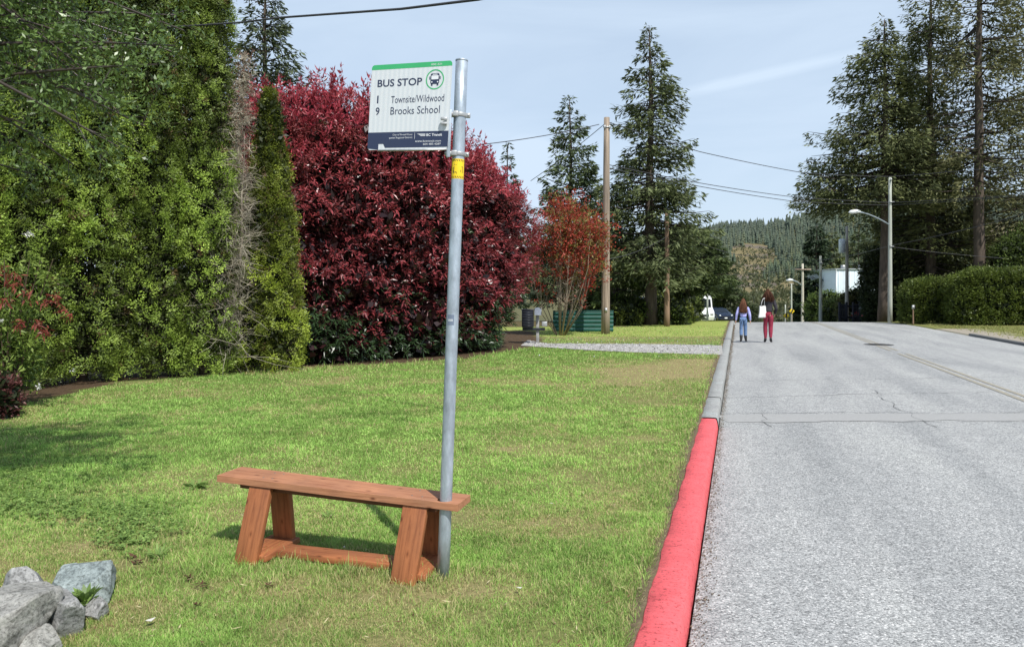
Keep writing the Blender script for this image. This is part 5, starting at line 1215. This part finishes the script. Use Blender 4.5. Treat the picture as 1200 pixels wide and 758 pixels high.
# ------------------------------------------------------------------ wires
def wire(label, pts, r_=.016, sag=.0, colr=None):
    """pts: list of world points; smooth polyline with sag between them"""
    out = []
    for a, b_ in zip(pts[:-1], pts[1:]):
        a, b_ = np.array(a, float), np.array(b_, float)
        for s in np.linspace(0, 1, 13)[:-1]: out.append(a+(b_-a)*s-np.array([0, 0, sag*4*s*(1-s)*np.linalg.norm(b_-a)]))
    out.append(np.array(pts[-1], float)); acc = Acc(); acc.tube(out, r_, (.5,)*3, 5)
    o = acc.build('overhead_wire', M_wire, None, smooth=True); return tag(o, label, 'cable')
wire('thick near cable crossing the top left above the bus stop sign', [P(190, 33, 13), P(280, 27, 11.2), P(330, 21, 10.3), P(400, 16, 9.3), P(470, 11, 8.5), P(560, 0, 7.6), P(700, -28, 6.6)], .0155)
T1 = P(712, 143, 27.7); T3 = P(1043, 207, 42.5)
wire('wire from the tan pole running left over the red hedge', [P(702, 146, 27.6), P(560, 170, 24), P(300, 190, 20)], .014, .012)
wire('wire slanting down left from the top of the tan pole', [P(708, 146, 27.6), P(622, 212, 33)], .013, .01)
wire('topmost wire from the tan pole to the street light pole', [T1, P(820, 178, 31.5), P(940, 202.5, 37), T3, P(1130, 200, 38), P(1260, 188, 32)], .017, .004)
wire('upper one of two long wires crossing at mid height behind the firs', [P(712, 193, 27.6), P(825, 215.5, 32), P(930, 231, 38), P(1043, 237.5, 42.3), P(1175, 230, 36), P(1260, 218, 33)], .016, .003)
wire('lower one of two long wires crossing at mid height behind the firs', [P(712, 197, 27.6), P(825, 219.5, 32), P(930, 236, 38), P(1043, 240.5, 42.3), P(1175, 231.5, 36), P(1260, 222, 33)], .016, .003)
wire('wire from the brown pole to the thin pale poles and on to the street light', [P(782, 270, 34), P(860, 298, 44), P(961, 305, 60), P(1043, 288, 42.3), P(1160, 262, 36), P(1260, 232, 33)], .017, .006)
wire('service wire from the brown pole down to the tan pole', [P(782, 277, 34), P(712, 304, 27.8)], .013, .02)
wire('wire from the street light pole dipping right behind the clipped hedge', [P(1043, 289, 42.4), P(1100, 296, 42), P(1180, 303, 42)], .014, .004)
wire('faint wire to the crossarm pole over the hillside', [P(850, 322, 60), P(940, 313, 73.9)], .018, .01)

# ------------------------------------------------------------------ people
def skin(name, joints, bones, parent, mat, lev=2):
    names = list(joints); idx = {k: i for i, k in enumerate(names)}
    me = bpy.data.meshes.new(name); me.from_pydata([joints[k][0] for k in names], [(idx[a], idx[b]) for a, b in bones], []); me.update()
    o = put(name, me, parent, mat)
    sk = o.modifiers.new('skin', 'SKIN'); sk.use_smooth_shade = True; sk.branch_smoothing = .4
    if not me.skin_vertices: me.skin_vertices.new() if hasattr(me.skin_vertices, 'new') else None
    for i, k in enumerate(names):
        r_ = joints[k][1]; me.skin_vertices[0].data[i].radius = r_ if isinstance(r_, tuple) else (r_, r_)
        me.skin_vertices[0].data[i].use_root = (i == 0)
    ss = o.modifiers.new('sub', 'SUBSURF'); ss.levels = lev; ss.render_levels = lev
    dg = bpy.context.evaluated_depsgraph_get(); bpy.context.view_layer.update()
    m2 = bpy.data.meshes.new_from_object(o.evaluated_get(dg)); o.modifiers.clear(); o.data = m2
    if not m2.materials: m2.materials.append(mat)
    m2.polygons.foreach_set('use_smooth', np.ones(len(m2.polygons), bool))
    return o
M_skin = simple('skin', (.52, .32, .23), .6, var=.05)
def fabric(n_, c, var=.2, scale=12): return simple(n_, c, .9, var=var, scale=scale, bump=.3, bscale=60, spec=.1)
def person(label, X, Y, H, seed, mats, legs, arms, hairlen, hairw):
    """local: +y is the walking direction (away from camera); heights as fractions of H"""
    z0 = float(prof(Y))+.03; t = thing('person', label, 'person', (X, Y, z0), (0, 0, -math.radians(17)))
    h = H
    J = {}
    J['pel'] = ((0, 0, .53*h), (.083*h*.95, .068*h)); J['wai'] = ((0, .005, .61*h), (.068*h, .052*h)); J['che'] = ((0, .01, .72*h), (.080*h, .058*h)); J['sho'] = ((0, .0, .800*h), (.058*h, .042*h))
    J['nec'] = ((0, .005, .845*h), .028*h); J['hd0'] = ((0, .012, .875*h), (.036*h, .044*h)); J['hd1'] = ((0, .016, .925*h), (.045*h, .054*h)); J['hd2'] = ((0, .012, .968*h), (.036*h, .042*h))
    Bn = [('pel', 'wai'), ('wai', 'che'), ('che', 'sho'), ('sho', 'nec'), ('nec', 'hd0'), ('hd0', 'hd1'), ('hd1', 'hd2')]
    J['nos'] = ((0, .016+.060*h*.98, .915*h), .008*h); Bn.append(('hd1', 'nos'))
    for s, nm in ((-1, 'L'), (1, 'R')):
        kn, an, to = legs[nm]; J['hip'+nm] = ((s*.050*h, 0, .50*h), .058*h); J['kne'+nm] = ((s*.047*h+kn[0]*h, kn[1]*h, kn[2]*h), .034*h); J['cal'+nm] = (tuple(np.array(J['kne'+nm][0])*.65+np.array((s*.045*h, an[1]*h, an[2]*h))*.35), .033*h)
        J['ank'+nm] = ((s*.045*h+an[0]*h, an[1]*h, an[2]*h), .021*h); J['toe'+nm] = ((s*.050*h+to[0]*h, to[1]*h, to[2]*h), (.022*h, .015*h))
        Bn += [('pel', 'hip'+nm), ('hip'+nm, 'kne'+nm), ('kne'+nm, 'cal'+nm), ('cal'+nm, 'ank'+nm), ('ank'+nm, 'toe'+nm)]
        el, wr = arms[nm]; J['shd'+nm] = ((s*.098*h, 0, .795*h), .032*h); J['elb'+nm] = ((s*el[0]*h, el[1]*h, el[2]*h), .023*h); J['wri'+nm] = ((s*wr[0]*h, wr[1]*h, wr[2]*h), .015*h)
        d = nrm(np.array(J['wri'+nm][0])-np.array(J['elb'+nm][0])); pm = np.array(J['wri'+nm][0])+d*.04*h; J['pal'+nm] = (tuple(pm), (.021*h, .012*h))
        Bn += [('sho', 'shd'+nm), ('shd'+nm, 'elb'+nm), ('elb'+nm, 'wri'+nm), ('wri'+nm, 'pal'+nm)]
        sd = nrm(np.cross(d, [1., 0, 0]))
        for q in range(4):
            f0 = pm+d*.012*h+sd*(q-1.5)*.0115*h; f1 = f0+d*(.024+.004*(q in (1, 2)))*h+np.array([-s*.006*h, 0, 0]); J[f'fa{q}{nm}'] = (tuple(f0), .0062*h); J[f'fb{q}{nm}'] = (tuple(f1), .0048*h); Bn += [('pal'+nm, f'fa{q}{nm}'), (f'fa{q}{nm}', f'fb{q}{nm}')]
        th = np.array(J['wri'+nm][0])+d*.018*h+sd*.022*h; J['tha'+nm] = (tuple(th), .007*h); J['thb'+nm] = (tuple(th+d*.022*h+sd*.01*h), .0055*h); Bn += [('wri'+nm, 'tha'+nm), ('tha'+nm, 'thb'+nm)]
    Jb = dict(J)
    for k_ in ('pel', 'wai', 'che', 'sho', 'hipL', 'hipR', 'shdL', 'shdR', 'elbL', 'elbR', 'kneL', 'kneR', 'calL', 'calR'):
        p_, r_ = Jb[k_]; Jb[k_] = (p_, tuple(x*.6 for x in r_) if isinstance(r_, tuple) else r_*.6)
    skin('body', Jb, Bn, t, M_skin)
    def sub(keys, g, over={}):
        o = {}
        for k in keys:
            p_, r_ = J[k]; r2 = tuple(x*1.06+g*h for x in r_) if isinstance(r_, tuple) else r_*1.06+g*h; o[k] = (p_, r2)
        o.update(over); return o
    tk = ['che', 'wai', 'sho', 'shdL', 'elbL', 'wriL', 'shdR', 'elbR', 'wriR']; top = sub(tk, .008)
    top['hem'] = ((0, 0, .565*h), (.079*h, .064*h))
    skin('jacket', top, [('che', 'wai'), ('wai', 'hem'), ('che', 'sho'), ('sho', 'shdL'), ('shdL', 'elbL'), ('elbL', 'wriL'), ('sho', 'shdR'), ('shdR', 'elbR'), ('elbR', 'wriR')], t, mats['top'])
    pk = sub(['pel', 'hipL', 'kneL', 'calL', 'ankL', 'hipR', 'kneR', 'calR', 'ankR'], .006)
    pk['bel'] = ((0, 0, .60*h), (.078*h, .062*h)); pk['pel'] = ((0, -.008*h, .53*h), (.098*h, .078*h)); pk['btL'] = ((-.045*h, -.030*h, .51*h), .052*h); pk['btR'] = ((.045*h, -.030*h, .51*h), .052*h)
    for nm in 'LR':
        a, b_ = np.array(pk['cal'+nm][0]), np.array(pk['ank'+nm][0]); pk['ank'+nm] = (tuple(a*.12+b_*.88), mats.get('cuff', .028)*h)
    skin('trousers', pk, [('pel', 'bel'), ('pel', 'hipL'), ('hipL', 'kneL'), ('kneL', 'calL'), ('calL', 'ankL'), ('pel', 'hipR'), ('hipR', 'kneR'), ('kneR', 'calR'), ('calR', 'ankR'), ('hipL', 'btL'), ('hipR', 'btR')], t, mats['leg'])
    for nm in 'LR':
        a, k_, tt_ = map(np.array, (J['ank'+nm][0], J['cal'+nm][0], J['toe'+nm][0])); bt = mats['boot_h']
        o = {'ank': (tuple(a), .027*h), 'up': (tuple(a*(1-bt)+k_*bt), .031*h if bt < .5 else .050*h), 'heel': (tuple(a+(a-k_)*.0+np.array([0, -.014*h, -.024*h])), .024*h), 'ball': (tuple(tt_*.75+a*.25+np.array([0, 0, -.006*h])), (.026*h, .019*h)), 'toe': (tuple(tt_+np.array([0, .006, 0])), (.024*h, .016*h))}
        skin('boot', o, [('ank', 'up'), ('ank', 'heel'), ('ank', 'ball'), ('ball', 'toe')], t, mats['boot'])
    # hair: shell of strands over the back of the head
    r = np.random.default_rng(seed); acc = Acc(); n = 1500
    th = r.uniform(math.radians(-205), math.radians(25), n); ph = r.uniform(.05, 1.5, n)
    hc = np.array([0, .006, .935*h]); rad = np.array([.049, .058, .056])*h
    d0 = np.stack([np.cos(th)*np.sin(ph), np.sin(th)*np.sin(ph), np.cos(ph)], 1); p0 = hc+d0*rad
    back = np.clip(-np.sin(th), .0, 1); end = np.stack([np.cos(th)*hairw*h*r.uniform(.6, 1.1, n), -.04*h-.035*h*back*r.uniform(.6, 1.3, n), (hairlen+r.uniform(-.02, .05, n))*h], 1)
    topp = hc+np.array([0, .0, .055*h]); tp = topp+r.normal(0, .008*h, (n, 3)); cc = np.array(mats['hair'])*r.uniform(.5, 1.6, (n, 1))
    mid_ = p0*.4+end*.6; mid_[:, 1] -= .012*h
    wv = r.normal(0, .013*h, (n, 3))
    for A_, B_ in ((tp, p0), (p0, mid_+wv), (mid_+wv, end+wv)): acc.segs(A_, B_, .0035*h, .003*h, cc, 3)
    acc.build('hair', M_vbark, t)
    return t, J, h
Xw, Yw = PX(900, 23.9), 23.9
legsW = {'L': ((0, .03, .285), (0, -.02, .045), (-.01, .05, .012)), 'R': ((0, -.005, .275), (.0, -.09, .060), (.01, -.035, .014))}
armsW = {'L': ((.135, -.02, .635), (.105, .09, .55)), 'R': ((.148, -.025, .635), (.125, .08, .535))}
tW, JW, hW = person('woman walking away in dark jacket and maroon trousers with long brown hair', Xw, Yw, 1.70, 1,
    {'top': fabric('charcoal_jacket', (.045, .042, .05)), 'leg': fabric('maroon_trousers', (.25, .035, .06)), 'boot': simple('black_boot_leather', (.015, .014, .015), .4), 'boot_h': .30, 'hair': (.075, .035, .022), 'cuff': .024}, legsW, armsW, .80, .085)
# tote bag on her left shoulder
def tote():
    M_ = Matrix.Rotation(-math.radians(17), 4, 'Z'); base = Vector(tW.location)
    c = base+M_ @ Vector((-.165, -.13, .99)); t = thing('tote_bag', 'white cloth tote bag hanging from the shoulder of the woman', 'bag', c, (0, 0, -math.radians(17+48)))
    bm = bmesh.new(); bmesh.ops.create_grid(bm, x_segments=8, y_segments=8, size=1); me = None; bm.free()
    V = []; fs = []; n = 10
    for sgn in (-1, 1):
        for j in range(n+1):
            for i in range(n+1):
                u = i/n*2-1; v = j/n; w_ = .135+.045*(1-v)
                V.append((sgn*(.022+.035*(1-v)*(1-u*u)*(1-.0)*(1 if v > .04 else .3)), u*w_+.02*math.sin(v*3), -.20+.38*v-.03*(1-v)*u*u*0+.012*math.sin(u*4)*(v)))
    N1 = (n+1)**2
    for q in (0, 1):
        for j in range(n):
            for i in range(n): a = q*N1+j*(n+1)+i; fs.append((a, a+1, a+n+2, a+n+1))
    for j in range(n):
        for i in (0, n): a = j*(n+1)+i; fs.append((a, a+n+1, a+n+1+N1, a+N1))
    for i in range(n): fs.append((i, i+1, i+1+N1, i+N1))
    me = bpy.data.meshes.new('bag_body'); me.from_pydata(V, [], fs); bm = bmesh.new(); bm.from_mesh(me); bmesh.ops.recalc_face_normals(bm, faces=bm.faces[:]); bm.to_mesh(me); bm.free(); me.polygons.foreach_set('use_smooth', np.ones(len(me.polygons), bool))
    put('bag_body', me, t, fabric('white_canvas', (.74, .73, .71), .06))
    for y in (-.075, .075):
        acc = Acc(); acc.tube([(.0, y, .17), (.015, y*.75, .30), (.045, y*.4, .41), (.075, 0, .432)], .011, (.5,)*3, 6); acc.build('strap', fabric('white_strap', (.7, .69, .67), .05), t)
tote()
Xk, Yk = PX(871, 24.1), 24.1
legsK = {'L': ((0, .02, .29), (0, -.03, .05), (-.01, .045, .012)), 'R': ((0, .035, .28), (.01, .05, .048), (.02, .12, .014))}
armsK = {'L': ((.150, -.015, .62), (.165, .015, .49)), 'R': ((.145, .0, .62), (.155, .045, .49))}
M_jean = fabric('blue_jeans', (.14, .22, .38), .3); M_lil = fabric('lilac_top', (.42, .42, .78), .35, 6)
person('girl walking away in lilac top, blue jeans and tall boots, left of the woman', Xk, Yk, 1.40, 2,
    {'top': M_lil, 'leg': M_jean, 'boot': simple('dark_boots', (.03, .03, .03), .5, var=.6, scale=20), 'boot_h': .85, 'hair': (.16, .075, .045), 'cuff': .026}, legsK, armsK, .70, .062)

# ------------------------------------------------------------------ cars
def car(label, X, Y, yaw, prof_pts, W, belt, roof, mat, wheelx, name='parked_car', zoff=0., cat='car', wr=.33):
    """local +x is the front of the car"""
    z0 = float(gz(X, Y))+zoff; t = thing(name, label, cat, (X, Y, z0), (0, 0, yaw))
    pts = np.array(prof_pts, float); n = len(pts)
    def wy(z): return W/2*(1-.2*np.clip((z-belt)/(roof-belt), 0, 1)**.9)*(1-.06*np.clip((.45-z)/.3, 0, 1))
    rows = []; 
    for f, ins in ((-1., .0), (-.9, 1.), (0, 1.), (.9, 1.), (1., .0)):
        y = wy(pts[:, 1])*f; c = pts.mean(0); sc = .965 if ins == 0 else 1.; q = c+(pts-c)*sc; rows.append(np.stack([q[:, 0], y, q[:, 1]], 1))
    V = np.concatenate(rows); Fq = []
    for k in range(4):
        for j in range(n): Fq.append([k*n+j, k*n+(j+1) % n, (k+1)*n+(j+1) % n, (k+1)*n+j])
    me = bpy.data.meshes.new('body'); me.from_pydata(V.tolist(), [], Fq+[tuple(range(n)), tuple(range(4*n, 5*n))[::-1]])
    bm = bmesh.new(); bm.from_mesh(me); bmesh.ops.recalc_face_normals(bm, faces=bm.faces[:]); bm.to_mesh(me); bm.free()
    body = put('body', me, t, mat)
    for wx in wheelx:
        for s in (-1, 1):
            acc = Acc(); y0, y1 = s*(W/2-.2), s*(W/2+.01)
            acc.tube([(wx, y0, wr), (wx, (y0+y1)/2, wr), (wx, y1, wr)], [wr*.97, wr, wr*.95], (.5,)*3, 22); wh = acc.build('wheel', M_rubber, t)
            acc = Acc(); acc.tube([(wx, y1-s*.01, wr), (wx, y1+s*.012, wr)], [wr*.62, wr*.58], (.5,)*3, 16); acc.build('rim', M_steel, wh)
    return t, wy
def quad(name, pts, mat, parent):
    me = bpy.data.meshes.new(name); me.from_pydata([tuple(map(float, p)) for p in pts], [], [tuple(range(len(pts)))]); return put(name, me, parent, mat)
def hatch(label, X, Y, yaw, mat):
    pr = [(2.0, .25), (2.1, .45), (2.08, .72), (1.95, .84), (1.15, 1.0), (.35, 1.46), (-.4, 1.55), (-1.5, 1.5), (-1.95, 1.05), (-2.05, .8), (-2.05, .35), (-1.9, .22)]
    t, wy = car(label, X, Y, yaw, pr, 1.76, .95, 1.55, mat, (1.35, -1.3))
    # glass, 12 mm proud
    def on(x, z, f, dx=0., dz=0.): return (x+dx, wy(z)*f, z+dz)
    e = .014
    quad('windshield', [on(1.08, 1.04, -.86, e, e), on(1.08, 1.04, .86, e, e), on(.42, 1.42, .86, e, e), on(.42, 1.42, -.86, e, e)], M_glass, t)
    quad('rear_window', [on(-1.9, 1.1, -.8, -e, e), on(-1.9, 1.1, .8, -e, e), on(-1.56, 1.42, .8, -e, e), on(-1.56, 1.42, -.8, -e, e)], M_glass, t)
    for s in (-1, 1):
        for x0, x1 in ((.95, -.2), (-.28, -1.35)):
            a = .42 if x0 > 0 else -.28
            q = [(x0, s*(wy(1.0)+e), 1.0), (x1, s*(wy(1.0)+e), 1.0), (x1, s*(wy(1.40)+e), 1.42), (min(x0, a), s*(wy(1.40)+e), 1.42)]
            quad('side_window', q, M_glass, t)
        acc = Acc(); acc.tube([(2.03, s*.58, .74), (2.095, s*.60, .73), (2.08, s*.74, .76)], [.05, .085, .05], (.5,)*3, 10); acc.build('headlight', simple('lamp_glass', (.75, .78, .8), .15), t)
        acc = Acc(); acc.box((.85, s*.98, 1.02), (.14, .18, .12)); bev('mirror', acc, mat, t, .02)
    acc = Acc(); acc.box((2.10, 0, .60), (.03, .9, .14)); bev('grille', acc, M_black, t, .01)
    acc = Acc(); acc.box((2.10, 0, .36), (.05, 1.3, .12)); bev('bumper_grille', acc, M_black, t, .01)
    acc = Acc(); acc.box((2.125, 0, .48), (.02, .3, .13)); bev('number_plate', acc, M_white, t, .005)
    return t
fw = -math.pi/2     # facing the camera
hatch('small dark blue car facing the camera at the end of the grass', PX(841.5, 80), 80, fw+.12, simple('dark_blue_paint', (.012, .022, .05), .25, var=.05, coat=.6))
hatch('white parked car half hidden left of the big fir trunk', PX(733, 47), 47, math.pi+.25, simple('white_car_paint', (.72, .73, .74), .3, var=.03, coat=.4))
hatch('red parked car in the shade behind the transformer pole fence', PX(1036, 56), 56, math.pi, simple('red_car_paint', (.42, .02, .02), .3, var=.05, coat=.4))
def motorhome():
    X, Y = PX(813, 76), 76; mat = M_white
    pr = [(3.0, .3), (3.1, .6), (3.05, 1.05), (2.55, 1.55), (2.45, 2.45), (2.2, 2.7), (-3.0, 2.72), (-3.1, 2.5), (-3.1, .5), (-3.0, .32)]
    t, wy = car('white motorhome with a dark windscreen parked left of the blue car', X, Y, fw+.1, pr, 2.1, 1.2, 6., mat, (2.0, -1.9), 'motorhome', cat='motorhome', wr=.38)
    e = .03
    quad('windshield', [(2.57+e, -.85, 1.55), (2.57+e, .85, 1.55), (2.47+e, .82, 2.35), (2.47+e, -.82, 2.35)], M_glass, t)
    for s in (-1, 1):
        quad('side_window', [(2.2, s*(1.05+e), 1.5), (1.4, s*(1.05+e), 1.5), (1.4, s*(1.05+e), 2.2), (2.2, s*(1.05+e), 2.2)], M_glass, t)
        acc = Acc(); acc.box((3.08, s*.75, .85), (.06, .28, .18)); bev('headlight', acc, M_steel, t, .01)
    acc = Acc(); acc.box((3.10, 0, .75), (.03, .9, .22)); bev('grille', acc, M_black, t, .01)
motorhome()

# ------------------------------------------------------------------ fence, mailboxes, buildings
def green_fence():
    Y = 29.3; X0, X1 = PX(648, Y), PX(718.5, Y); t = thing('metal_fence', 'low dark green ribbed metal fence behind the tan utility pole', 'fence', ((X0+X1)/2, Y, .07), (0, 0, -.06))
    Lf = X1-X0; H = .80; mg = simple('green_sheet_metal', (.014, .085, .07), .5, var=.25, scale=3)
    rows = 5; V = []; zs = []
    for k in range(rows):
        z = k*H/rows; zs += [(z+.0, .0), (z+.02, -.025), (z+H/rows-.035, -.025), (z+H/rows-.015, 0)]
    for z, y in zs:
        for x in (-Lf/2, Lf/2): V.append((x, y, z+.03))
    i = np.arange(len(zs)-1)*2; meshobj('sheet', np.array(V), np.stack([i, i+1, i+3, i+2], 1), mg, t)
    for x in (-Lf/2+.05, 0., Lf/2-.04): acc = Acc(); acc.box((x, .06, H/2), (.07, .07, H+.1)); bev('post', acc, mg, t, .005)
    acc = Acc(); acc.box((0, -.0, H+.045), (Lf+.02, .08, .03)); bev('rail', acc, mg, t, .004)
green_fence()
def mailboxes():
    X, Y = PX(630, 22.4), 22.4; t = thing('mailbox', 'round topped dark mailbox on a grey post at the driveway', 'mailbox', (X, Y, .07))
    Hb = PZ(360, Y)-.07; mb = simple('black_mailbox', (.018, .02, .03), .3, var=.3)
    V = []; q = 12; w_ = .095; prof_ = [(-w_, 0), (w_, 0)]+[(w_*math.cos(a), .13+w_*math.sin(a)) for a in np.linspace(0, math.pi, q)]
    n = len(prof_)
    for y in (-.24, .24): V += [(x, y, Hb-.23+z) for x, z in prof_]
    me = bpy.data.meshes.new('box'); me.from_pydata(V, [], [(j, (j+1) % n, n+(j+1) % n, n+j) for j in range(n)]+[tuple(range(n))[::-1], tuple(range(n, 2*n))]); bx_ = put('box', me, t, mb)
    V = [(x*1.04, -.246, Hb-.232+z*1.03) for x, z in prof_]; quad('door', V, simple('mailbox_door', (.30, .33, .40), .3, .3), bx_)
    acc = Acc(); acc.box((.11, -.05, Hb-.1), (.012, .03, .16)); acc.box((.11, -.02, Hb-.03), (.012, .1, .04)); acc.build('flag', simple('flag_grey', (.4, .42, .42), .5), bx_)
    acc = Acc(); acc.box((0, 0, (Hb-.25)/2), (.09, .09, Hb-.25)); bev('post', acc, simple('grey_post', (.3, .3, .29), .8), t, .006)
    acc = Acc(); acc.box((-.12, 0, Hb-.66), (.68, .2, .08)); bev('shelf', acc, M_black, t, .006)
    acc = Acc(); acc.box((.2, -.12, Hb-.50), (.16, .1, .14)); bev('number_box', acc, M_steel, t, .01)
    x2 = -.30; t2 = thing('parcel_box', 'black ribbed parcel box left of the round mailbox', 'mailbox', (X+x2, Y, Hb-.66+.07+.042))
    acc = Acc(); acc.box((0, 0, .27), (.36, .34, .52)); bd = bev('box', acc, mb, t2, .03, 3)
    acc = Acc()
    for k in range(6): acc.box((0, -.172, .07+k*.078), (.33, .012, .02))
    acc.build('ribs', M_black, bd)
    acc = Acc(); acc.box((0, 0, .545), (.40, .38, .03)); bev('lid', acc, mb, t2, .01)
mailboxes()
def white_building():
    Y = 82; X0, X1 = PX(980, Y), PX(1058, Y); z0 = float(gz(X0, Y)); zt = PZ(316, Y); t = thing('white_building', 'pale blue white metal building glimpsed between the poles and firs', 'building', ((X0+X1)/2, Y+4, z0-.2))
    Wd = X1-X0; H = zt-z0+.2; acc = Acc(); acc.box((0, 0, H/2), (Wd, 8, H)); m = simple('white_metal_siding', (.62, .70, .76), .5, var=.06, scale=1.5); bev('wall', acc, m, t, .03)
    acc = Acc()
    for k in range(int(Wd/.6)): acc.box((-Wd/2+.3+k*.6, -4.02, H/2), (.05, .04, H-.1))
    acc.build('siding_ribs', m, t)
    acc = Acc(); acc.box((0, 0, H+.06), (Wd+.3, 8.3, .12)); r_ = bev('roof', acc, simple('roof_trim', (.35, .38, .4), .5), t, .02)
    for x in (-Wd/2+1.2, -Wd/2+3.2): acc = Acc(); acc.tube([(x, -3, H+.1), (x, -3, H+.55)], .25, (.5,)*3, 12); acc.build('vent', M_steel, r_)
    acc = Acc(); acc.tube([(-Wd/2-.05, -4.08, 0), (-Wd/2-.05, -4.08, H)], .06, (.5,)*3, 8); acc.build('downpipe', M_steel, t)
white_building()
def house(label, px, Y, top, Wd, D, colr, roofc, win=True):
    X = PX(px, Y); z0 = float(gz(X, Y)); H = PZ(top, Y)-z0; t = thing('house', label, 'house', (X, Y+D/2, z0-.1), (0, 0, .15)); wh = H*.62
    acc = Acc(); acc.box((0, 0, wh/2), (Wd, D, wh)); acc.build('wall', simple('house_wall', colr, .8, var=.08), t)
    V = np.array([(-Wd/2-.4, -D/2-.4, wh-.08), (Wd/2+.4, -D/2-.4, wh-.08), (Wd/2+.4, D/2+.4, wh-.08), (-Wd/2-.4, D/2+.4, wh-.08), (-Wd/2+1.2, 0, H), (Wd/2-1.2, 0, H)])
    me = bpy.data.meshes.new('roof'); me.from_pydata(V.tolist(), [], [(0, 1, 5, 4), (1, 2, 5), (2, 3, 4, 5), (3, 0, 4), (0, 3, 2, 1)]); rf = put('roof', me, t, simple('shingles', roofc, .9, var=.3, scale=20))
    acc = Acc(); acc.box((Wd*.18, -.6, H*.93), (.5, .5, H*.28)); acc.build('chimney', simple('chimney_brick', (.3, .25, .22), .9), rf)
    for x in (-Wd*.3, 0, Wd*.3):
        acc = Acc(); acc.box((x, -D/2-.02, wh*.55), (1.1, .06, .9)); f = acc.build('window', M_white, t); acc = Acc(); acc.box((x, -D/2-.06, wh*.55), (.95, .03, .75)); acc.build('pane', M_glass, f)
house('low brown roofed house behind the clipped hedge and bare fir trunk', 1172, 60, 317, 9, 6, (.35, .3, .25), (.20, .145, .115))
# dark picket fence by the transformer pole
def dark_fence():
    Y = 53; X0, X1 = PX(984, Y), PX(1032, Y); z0 = float(gz(X0, Y)); t = thing('picket_fence', 'dark board fence in the shade beside the transformer pole', 'fence', ((X0+X1)/2, Y, z0-.05)); Lf = X1-X0
    md = simple('dark_fence_wood', (.035, .035, .045), .9)
    for k in range(7): acc = Acc(); acc.box((-Lf/2+k*Lf/6, 0, .75), (.14, .1, 1.5)); acc.build('post', md, t)
    for z in (.4, 1.2): acc = Acc(); acc.box((0, .07, z), (Lf, .04, .12)); acc.build('rail', md, t)
    acc = Acc()
    for k in range(26):
        x = -Lf/2+.08+k*(Lf-.16)/25
        if int(k/4.4) % 2 == 0: acc.box((x, .1, .72), (.085, .02, 1.3))
    acc.build('boards', md, t)
dark_fence()
print('objects', len(bpy.data.objects), 'polys', sum(len(m.polygons) for m in bpy.data.meshes))
